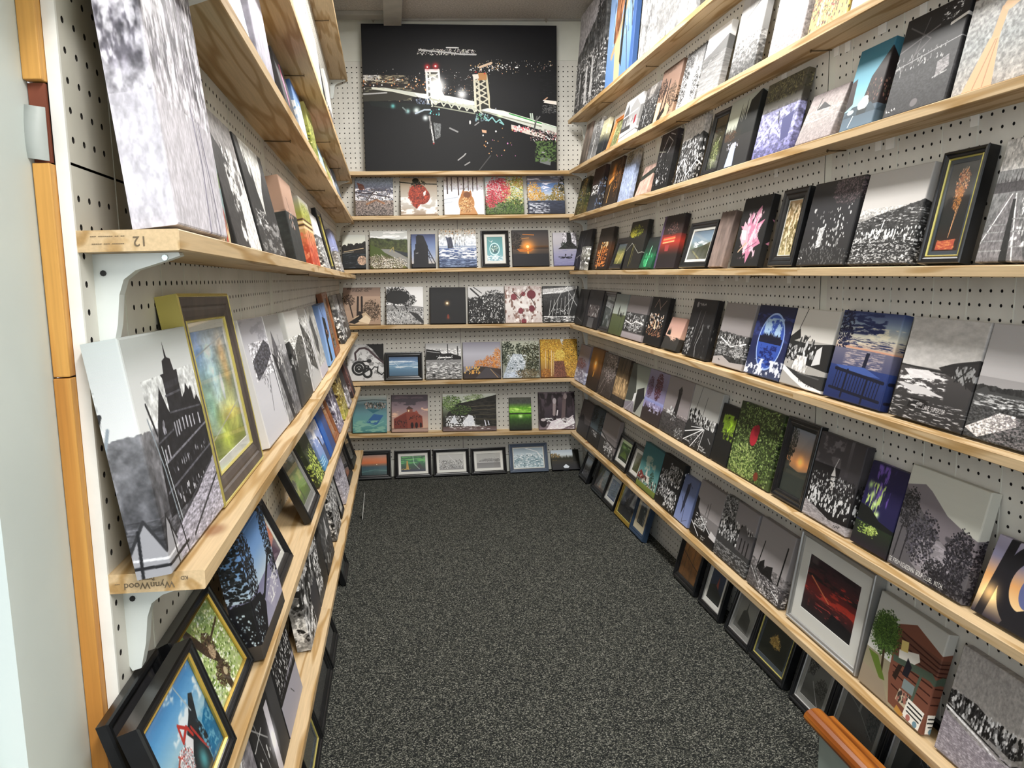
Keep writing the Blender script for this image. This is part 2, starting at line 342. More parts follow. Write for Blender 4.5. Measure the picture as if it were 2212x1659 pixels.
# lettering stamped on the two near shelf ends
def text(body, size, loc, rot, parent, name='stamp_lettering'):
    cu = bpy.data.curves.new(name, 'FONT'); cu.body = body; cu.size = size*I; cu.extrude = .0002; cu.align_x = 'CENTER'; cu.align_y = 'CENTER'
    o = bpy.data.objects.new(name, cu); C.objects.link(o); cu.materials.append(M['ink'])
    me = bpy.data.meshes.new_from_object(o); bpy.data.objects.remove(o); me.materials.clear(); me.materials.append(M['ink']); o = link(name, me, parent)
    o.location = P(*loc); o.rotation_euler = rot; return o
shelves = {o['label']: o for o in C.objects if o.get('category') == 'shelf'}
sE = [o for l, o in shelves.items() if 'stamped end facing' in l][0]; sD = [o for l, o in shelves.items() if 'stamped end at eye' in l][0]
zE = under('L', 'E', -141); zD = under('L', 'D', -141)
text('WynnWood', .36, (1.45, -141.02, zE+.28), (math.radians(90), math.pi, 0), sE)
text('Pyramids', .17, (1.35, -141.02, zE+.52), (math.radians(90), math.pi, 0), sE)
text('---', .2, (.3, -141.02, zE+.35), (math.radians(90), math.pi, 0), sE)
text('KD', .2, (2.75, -141.02, zE+.5), (math.radians(90), math.pi, 0), sE)
text('12', .5, (2.15, -141.02, zD+.36), (math.radians(90), math.pi, 0), sD)
text('-- -- ------- ---', .22, (1.05, -141.02, zD+.52), (math.radians(90), math.pi, 0), sD)
text('------ --- -----', .22, (1.05, -141.02, zD+.26), (math.radians(90), math.pi, 0), sD)
# ---------------------------------------------------------------- picture painter (numpy)
FONT = {'A':'0e11111f111111','B':'1e11111e11111e','C':'0e11101010110e','D':'1e11111111111e','E':'1f10101e10101f','F':'1f10101e101010','G':'0e11101713110f','H':'1111111f111111','I':'0e04040404040e','K':'11121418141211','L':'1010101010101f','M':'111b1515111111','N':'11191513111111','O':'0e11111111110e','P':'1e11111e101010','R':'1e11111e141211','S':'0f10100e01011e','T':'1f040404040404','U':'1111111111110e','V':'11111111110a04','W':'11111115151b11','Y':'11110a04040404','.':'0000000000000c','1':'040c040404040e','2':'0e11010204081f',',':'00000000060408','Z':'1f01020408101f'}
class Art:
    def __init__(s, w, h, seed):
        s.w, s.h = w, h; s.a = np.zeros((h, w, 3), 'f'); s.r = np.random.RandomState(seed)
        s.X, s.Y = np.meshgrid((np.arange(w)+.5)*100/w, (np.arange(h)+.5)*100/h)
    def noise(s, fx, fy, h, w, octv=4):
        out = np.zeros((h, w), 'f'); amp = 1; tot = 0
        for o in range(octv):
            gx, gy = max(1, int(fx*2**o)), max(1, int(fy*2**o))
            if o and gx > w and gy > h: break
            g = s.r.rand(gy+2, gx+2).astype('f'); x = np.linspace(0, gx, w, endpoint=False); y = np.linspace(0, gy, h, endpoint=False)
            xi = x.astype(int); yi = y.astype(int); xf = x-xi; yf = y-yi; xf = xf*xf*(3-2*xf); yf = yf*yf*(3-2*yf)
            A = g[yi][:, xi]*(1-xf)+g[yi][:, xi+1]*xf; B = g[yi+1][:, xi]*(1-xf)+g[yi+1][:, xi+1]*xf
            out += amp*(A*(1-yf[:, None])+B*yf[:, None]); tot += amp; amp *= .6
        return out/tot
    def sl(s, r):
        x0, y0, x1, y1 = r
        return slice(max(0, int(y0*s.h/100)), min(s.h, max(int(y0*s.h/100)+1, int(math.ceil(y1*s.h/100))))), slice(max(0, int(x0*s.w/100)), min(s.w, max(int(x0*s.w/100)+1, int(math.ceil(x1*s.w/100)))))
    def reg(s, t):
        if t[0] == '*': return (0, 0, 100, 100), t[1:]
        return tuple(float(v) for v in t[:4]), t[4:]
    def poly(s, c, pts):
        xs = [p[0] for p in pts]; ys = [p[1] for p in pts]
        ry, rx = s.sl((min(xs), min(ys), max(xs), max(ys)))
        X = s.X[ry, rx]; Y = s.Y[ry, rx]; ins = np.zeros(X.shape, bool)
        for (x0, y0), (x1, y1) in zip(pts, pts[1:]+pts[:1]):
            if y0 == y1: continue
            ins ^= ((Y < y0) != (Y < y1)) & (X < (x1-x0)*(Y-y0)/(y1-y0)+x0)
        s.a[ry, rx][ins] = c
    def ell(s, c, x, y, rx_, ry_):
        ry, rx = s.sl((x-rx_, y-ry_, x+rx_, y+ry_))
        m = ((s.X[ry, rx]-x)/rx_)**2+((s.Y[ry, rx]-y)/ry_)**2 < 1; s.a[ry, rx][m] = c
    def line(s, c, w, pts):
        asp = s.h/s.w
        for (x0, y0), (x1, y1) in zip(pts, pts[1:]):
            p = w; ry, rx = s.sl((min(x0, x1)-p, min(y0, y1)-p, max(x0, x1)+p, max(y0, y1)+p))
            X = s.X[ry, rx]-x0; Y = (s.Y[ry, rx]-y0)*asp; dx = x1-x0; dy = (y1-y0)*asp; L = dx*dx+dy*dy+1e-6
            t = np.clip((X*dx+Y*dy)/L, 0, 1); d = np.hypot(X-t*dx, Y-t*dy); s.a[ry, rx][d < w/2+.15] = c
    def run(s, spec):
        first = True
        for op in spec.split(';'):
            t = op.split()
            if not t: continue
            k = t[0]; t = t[1:]
            if k == 'S':
                r, t = s.reg(t); ry, rx = s.sl(r); cs = np.array([srgb(c) for c in t]); 
                if len(cs) == 1: cs = np.concatenate([cs, cs])
                n = ry.stop-ry.start; q = np.linspace(0, len(cs)-1, max(n, 1))
                s.a[ry, rx] = np.stack([np.interp(q, np.arange(len(cs)), cs[:, i]) for i in range(3)], 1)[:, None, :]
                if first and r[3] < 100: s.a[ry.stop:] = cs[-1]*.8
                first = False
            elif k == 'N':
                r, t = s.reg(t); ry, rx = s.sl(r); amp, fx = float(t[0]), float(t[1]); fy = float(t[2]) if len(t) > 2 else fx
                A = s.a[ry, rx]; n = s.noise(fx, fy, A.shape[0], A.shape[1]); A *= (1+(n-.5)*2.2*amp)[..., None]
            elif k == 'M':
                c = np.array(srgb(t[0])); r, t = s.reg(t[1:]); ry, rx = s.sl(r); th, fx = float(t[0]), float(t[1]); fy = float(t[2]) if len(t) > 2 else fx
                A = s.a[ry, rx]; H, Wd = A.shape[:2]; n = s.noise(fx, fy, H, Wd)
                e = np.minimum(1, np.minimum(np.minimum(np.arange(H), np.arange(H)[::-1])[:, None]/(H*.12+1), np.minimum(np.arange(Wd), np.arange(Wd)[::-1])[None]/(Wd*.1+1)+(1 if r[0] <= 0 and r[2] >= 100 else 0)))
                m = np.clip((n-th)/.13+.15, 0, 1)*np.clip(e*1.6, 0, 1); m = (m*m*(3-2*m))[..., None]; A[:] = A*(1-m)+c*m
            elif k == 'P': v = [float(x) for x in t[1:]]; s.poly(srgb(t[0]), list(zip(v[::2], v[1::2])))
            elif k == 'L':
                if 'M' in t: t = t[:t.index('M')]
                v = [float(x) for x in t[1:]]; s.line(srgb(t[0]), v[0], list(zip(v[1::2], v[2::2])))
            elif k == 'E': v = [float(x) for x in t[1:]]; s.ell(srgb(t[0]), v[0], v[1], v[2], v[3] if len(v) > 3 else v[2])
            elif k == 'O':
                v = [float(x) for x in t[1:]]
                q = ((s.X-v[0])/v[2])**2+((s.Y-v[1])/v[3])**2; wv = v[4]/v[2]; s.a[(q > (1-wv)**2) & (q < (1+wv)**2)] = srgb(t[0])
            elif k == 'G':
                x, y, r = float(t[1]), float(t[2]), float(t[3]); d = np.hypot(s.X-x, (s.Y-y)*s.h/s.w)
                m = np.exp(-(d/r)**2*2.2)[..., None]; s.a = s.a+(np.array(srgb(t[0]))-s.a*.6)*m
            elif k == 'B':
                x, y, rx_, ry_ = (float(v) for v in t[:4]); n = int(t[4]); cs = [srgb(c) for c in t[5:]]; base = max(1.1, math.sqrt(rx_*ry_/n)*1.25)
                cs = [np.array(c) for c in cs]
                for i in range(int(n*2.6)):
                    a = s.r.rand()*6.283; q = math.sqrt(s.r.rand())*(.82+.3*s.r.rand()); c = cs[s.r.randint(len(cs))]*(.8+.4*s.r.rand()); z = base*(.25+.75*(1-i/(n*2.6))*s.r.rand())+.25
                    s.ell(np.clip(c, 0, 1), x+math.cos(a)*q*rx_, y+math.sin(a)*q*ry_, z, z*.8)
            elif k == 'K':
                r, t = s.reg(t); n = int(t[0]); z = float(t[1]); cs = [srgb(c) for c in t[2:]]
                for i in range(int(n*1.5)):
                    zz = z*(.3+.7*s.r.rand()); s.ell(cs[s.r.randint(len(cs))], r[0]+(r[2]-r[0])*s.r.rand(), r[1]+(r[3]-r[1])*s.r.rand(), zz*.6, zz)
            elif k == 'H':
                y0, y1, amp, f = (float(v) for v in t[:4]); c1, c2 = np.array(srgb(t[4])), np.array(srgb(t[5])); tx = float(t[6]) if len(t) > 6 else .3
                n = s.noise(f, 1, 1, s.w, 5)[0]; rid = y0+(y1-y0)*s.X[0]/100-(n-.5)*2*amp
                m = s.Y > rid[None]; q = np.clip((s.Y-rid[None])/np.maximum(100-rid[None], 1), 0, 1)[..., None]
                col = c1*(1-q)+c2*q; col = col*(1+(s.noise(20, 20, s.h, s.w)-.5)*2.4*tx)[..., None]; s.a[m] = col[m]
            elif k == 'T':
                x0, x1, y, hh = (float(v) for v in t[:4]); c = srgb(t[4]); x = x0
                while x < x1:
                    h_ = hh*(.55+.6*s.r.rand()); w_ = 1.2+h_*.09
                    s.poly(c, [(x-w_, y), (x-w_*.5, y-h_*.5), (x, y-h_), (x+w_*.5, y-h_*.5), (x+w_, y)]); x += w_*(.7+.6*s.r.rand())
            elif k == 'A':
                z, x, y = (float(v) for v in t[1:4]); px = max(1, z/7*s.h/100); cw = px*.86; col = srgb(t[0]); cx = x*s.w/100; cy = y*s.h/100
                for ch in ' '.join(t[4:]):
                    g = FONT.get(ch)
                    if g:
                        for row in range(7):
                            bits = int(g[row*2:row*2+2], 16)
                            for c_ in range(5):
                                if bits >> (4-c_) & 1:
                                    ya = int(cy+row*px); xa = int(cx+c_*cw*.8)
                                    s.a[ya:max(ya+1, int(cy+(row+1)*px)), xa:max(xa+1, int(cx+(c_+1)*cw*.8))] = col
                    cx += cw*4.6 if ch != '_' else cw*3
            elif k == 'U':
                z, x, y, x1 = (float(v) for v in t[1:5]); pts = []
                while x < x1: pts.append((x, y+(s.r.rand()-.5)*z)); x += z*.22; 
                for i in range(0, len(pts)-4, 5): s.line(srgb(t[0]), z*.16, pts[i:i+4])
        g = s.a.mean(2, keepdims=True); return np.clip((g+(s.a-g)*.86)*.97, 0, 1)
def picmat(pid, spec, w, h, rough, ppi):
    pw, ph = max(24, int(w*ppi)), max(24, int(h*ppi)); a = Art(pw*2, ph*2, sum(map(ord, pid))*7 % 99991).run(spec).reshape(ph, 2, pw, 2, 3).mean((1, 3))
    im = bpy.data.images.new('print_'+pid, pw, ph); buf = np.ones((ph, pw, 4), 'f'); buf[..., :3] = a[::-1]
    im.pixels.foreach_set(buf.ravel()); im.pack()
    m = mat('printed_'+pid, '888', rough, 0, .3); L = m.node_tree.links; b = m.node_tree.nodes['Principled BSDF']
    tx = nd(m, 'ShaderNodeTexImage'); tx.image = im; tx.extension = 'EXTEND'; L.new(tx.outputs[0], b.inputs['Base Color'])
    tc = nd(m, 'ShaderNodeTexCoord'); nz = nd(m, 'ShaderNodeTexNoise'); nz.inputs['Scale'].default_value = 900
    bp = nd(m, 'ShaderNodeBump'); bp.inputs['Strength'].default_value = .15; bp.inputs['Distance'].default_value = .0004
    L.new(tc.outputs['Object'], nz.inputs['Vector']); L.new(nz.outputs[0], bp.inputs['Height']); L.new(bp.outputs[0], b.inputs['Normal'])
    return m
# local picture space: x across (0..w), z up (0..h), front face at y=0, back at y=+t
def canvas_mesh(w, h, t, mats, wrap):
    r = .09; b = MB(); V = []; rings = []
    for ins, y in ((0, t), (0, r), (.025, .03), (r, 0)):
        rings.append([b.vert(p) for p in ((ins, y, ins), (w-ins, y, ins), (w-ins, y, h-ins), (ins, y, h-ins))])
    for A, B in zip(rings, rings[1:]):
        for k in range(4): b.face(A[k], A[(k+1) % 4], B[(k+1) % 4], B[k])
    b.face(*rings[-1]); nb = len(b.f); b.face(*rings[0][::-1])
    me = b.mesh('canvas_print', mats, world=False); uv = me.uv_layers.new(name='UVMap')
    for p in me.polygons:
        edge = abs(p.normal.y) < .5
        if p.normal.y > .9: p.material_index = 1
        elif edge and len(mats) > 2: p.material_index = 2
        for li in p.loop_indices:
            x, y, z = (c/I for c in me.vertices[me.loops[li].vertex_index].co)
            if edge:
                d = max(0, y)
                if abs(p.normal.x) > .5: x = d if p.normal.x < 0 else w-d
                else: z = d if p.normal.z < 0 else h-d
            uv.data[li].uv = (x/w, z/h)
    return me
def ring_mesh(name, w, h, prof, m, x0=0, z0=0, smooth=False):
    """mitred moulding: prof = [(inset, y)] open polyline swept round the rectangle"""
    b = MB(); rings = []
    for ins, y in prof:
        rings.append([b.vert(p) for p in ((x0+ins, y, z0+ins), (x0+w-ins, y, z0+ins), (x0+w-ins, y, z0+h-ins), (x0+ins, y, z0+h-ins))])
    for A, B in zip(rings, rings[1:]+rings[:1]):
        for k in range(4): b.face(A[k], A[(k+1) % 4], B[(k+1) % 4], B[k])
    return b.mesh(name, m, world=False)
def box_mesh(name, x0, y0, z0, x1, y1, z1, m, uv=False):
    b = MB(); b.box(x0, y0, z0, x1, y1, z1); me = b.mesh(name, m, world=False)
    if uv:
        u = me.uv_layers.new(name='UVMap')
        for l in me.loops:
            c = me.vertices[l.vertex_index].co/I; u.data[l.index].uv = ((c.x-x0)/(x1-x0), (c.z-z0)/(z1-z0))
    return me
FM = dict(black=noisy('black_gloss_frame', '101113', '191a1c', 30, .28, .03), gold=mat('gold_frame', 'c8a850', .3, .8), silver=mat('silver_frame', 'b0b0ae', .35, .7), brown=noisy('brown_wood_frame', '7c4c30', '94603c', 40, .4, .1, vec=(1, 1, .2)),
    orange=noisy('orange_wood_frame', 'b8682c', 'd08440', 40, .4, .1), bluegray=mat('blue_gray_frame', '4a5668', .4), navy=mat('navy_frame', '26384e', .4), slate=mat('slate_frame', '34383c', .35), darkwood=noisy('dark_wood_frame', '48403c', '5a5049', 40, .5, .1, vec=(1, 1, .15)),
    white=mat('white_mat_board', 'dcdcd6', .9), cream=mat('cream_mat_board', 'cfc3a4', .9), graym=mat('gray_mat_board', '8c8c88', .9), darkm=mat('dark_mat_board', '3c444c', .9), linen=noisy('linen_back', 'a89878', 'b8a888', 60, .9, .2), black2=mat('black_canvas_edge', '141414', .7), whitee=mat('white_canvas_edge', 'e0e0e4', .7), blue=mat('blue_canvas_edge', '2458b0', .6), goldp=mat('pale_gold', 'd8cc78', .25, .6))
# kind: moulding width, depth, frame material, lip material, mat width, mat material
FK = {'fk': (.95, .75, 'black', None, 0, None), 'fk4': (.6, .45, 'black', None, 0, None), 'fk3': (1.3, .9, 'black', 'black', .15, 'white'), 'fks': (.7, .7, 'black', 'silver', .55, 'white'), 'fkw': (.65, .7, 'black', 'silver', .5, 'graym'), 'fkw2': (.8, .8, 'black', None, .35, 'white'),
      'fkg': (.7, .9, 'black', 'goldp', .45, 'darkm'), 'fkg2': (.62, .8, 'black', 'gold', 0, None), 'fg': (.8, .7, 'gold', None, 0, None), 'fgd': (.6, .7, 'gold', 'goldp', 0, None), 'fsv': (.55, 1.1, 'silver', None, 1.35, 'white'), 'fbr': (.95, .8, 'brown', None, .9, 'graym'),
      'fbr2': (.8, .8, 'brown', None, 0, None), 'for': (.55, .6, 'orange', None, 0, None), 'fbg': (.75, .7, 'bluegray', 'silver', .2, 'white'), 'fcr': (.9, .9, 'navy', None, 1.0, 'cream'), 'fgb': (1.25, 1.0, 'darkwood', 'goldp', .5, 'white'), 'fbkl': (.7, .6, 'black', 'goldp', 0, None)}
CT = {'c': .75, 'cd': .8, 'cd2': 1.6, 'cdk': .9, 'cdw': .9, 'cdb': .9, 'big': 1.4}
CD = {'R': .8, 'L': 1.3}
GROUPS = {'R': 'pictures on the right wall', 'L': 'pictures on the left wall', 'B': 'pictures on the back wall'}
def picture(pid, wall, s, a, w, h, kind, label, spec):
    near = (wall == 'L' and a < -90) or (wall == 'R' and a < -60)
    ppi = 20 if kind != 'big' else 26
    if near: ppi = 30
    if pid in ('B41', 'R6e', 'R27', 'R5d'): ppi = 30
    root = None
    if kind[0] in 'cb':
        t = CT[kind]
        if kind == 'cd' and wall == 'L': t = 1.3
        m = picmat(pid, spec, w, h, .55, ppi); mats = [m, FM['linen']]
        if kind == 'cdk': mats.append(FM['black2'])
        if kind == 'cdw': mats.append(FM['whitee'])
        if kind == 'cdb': mats.append(FM['blue'])
        root = link('canvas_print', canvas_mesh(w, h, t, mats, True)); tag(root, label, 'canvas print')
    else:
        fw, t, fm, lip, mw, mm = FK[kind]; root = empty('picture_frame', label, 'picture frame')
        if min(w, h) < 5.2: fw *= .75; mw *= .7
        prof = [(0, t), (0, .1), (.06, .02), (.2, 0), (fw*.42, .05), (fw*.5, .13), (fw*.62, .1), (fw*.85, .16), (fw, .24), (fw, t)]
        link('frame_moulding', ring_mesh('frame_moulding', w, h, prof, FM['goldp'] if kind == 'fgb' and 0 else FM[fm]), root)
        if kind == 'fgb':
            link('gold_edge', ring_mesh('gold_edge', w, h, [(-.06, t+.02), (-.06, .02), (.08, -.03), (.12, .02), (.02, .1), (.02, t+.02)], FM['goldp']), root)
        i0 = fw
        if lip:
            link('inner_lip', ring_mesh('inner_lip', w, h, [(fw-.02, .2), (fw+.03, .16), (fw+.1, .24), (fw+.1, .34), (fw-.02, .34)], FM[lip]), root); i0 = fw+.08
        if mw:
            link('mat_board', ring_mesh('mat_board', w, h, [(i0-.06, .3), (i0+mw-.03, .3), (i0+mw, .35), (i0-.06, .35)], FM[mm]), root)
        i1 = i0+mw-.02; pw, ph = w-2*i1, h-2*i1
        m = picmat(pid, spec, pw, ph, .35, ppi)
        pm = box_mesh('print', i1-.02, .36, i1-.02, w-i1+.02, .38, h-i1+.02, m, True); link('print', pm, root)
        link('glass', box_mesh('glass', fw-.03, .26, fw-.03, w-fw+.03, .28, h-fw+.03, M['glass']), root)
        link('backing_board', box_mesh('backing_board', fw*.4, .4, fw*.4, w-fw*.4, t-.06, h-fw*.4, FM['linen']), root)
    # lean: rear bottom edge on the shelf, rear top edge on the wall
    bf = 2.6 if s not in ('F', '0', 'Z') else 3.0
    if wall == 'L' and s == 'Z': bf = 2.9
    if kind == 'cd2': bf = 3.4
    if kind == 'big': bf = 1.9
    off = 0
    if pid == 'LF1': bf, off = 3.45, .95
    if pid == 'LF0': bf = 1.9
    if pid in ('LF3', 'LF5', 'LD1'): bf = 3.4
    if pid == 'LF3': off = .9
    if pid == 'R42': bf, off = 3.45, 1.9
    back = max(.12, bf-t); th = math.asin(min(.5, (back-off-.03)/h)) if h else 0
    roll = 0
    z = min(under(wall, s, a), under(wall, s, a+w))+TH+.015
    if wall in 'RL' : roll = math.atan2(under(wall, s, a+w)-under(wall, s, a), w)
    if wall == 'B': roll = math.atan2(under(wall, s, a+w)-under(wall, s, a), w); z = under(wall, s, a)+TH+.02
    # rotate about the rear-bottom edge (0,t,0): top goes toward +y
    Rl = Matrix.Translation(Vector((0, -t*I, 0)))
    lean = Matrix.Rotation(-th, 4, 'X')
    if wall == 'R':   # facing -x : local x -> +? ; near end is the viewer's right
        za = under(wall, s, a+w)+TH+.02; base = Matrix.Translation(P(W-back, a+w, za)) @ Matrix.Rotation(math.radians(-90), 4, 'Z') @ Matrix.Rotation(-roll, 4, 'Y').inverted() 
        base = Matrix.Translation(P(W-back, a+w, za)) @ Matrix.Rotation(math.radians(-90), 4, 'Z') @ Matrix.Rotation(roll, 4, 'Y')
    elif wall == 'L':
        za = under(wall, s, a)+TH+.02; base = Matrix.Translation(P(back, a, za)) @ Matrix.Rotation(math.radians(90), 4, 'Z') @ Matrix.Rotation(-roll, 4, 'Y')
    else:
        base = Matrix.Translation(P(a, -back, z)) @ Matrix.Rotation(-roll, 4, 'Y')
    root.matrix_world = base @ lean @ Rl
    root['group'] = {'R': 'pictures along the right wall', 'L': 'pictures along the left wall', 'B': 'pictures along the back wall'}[wall]
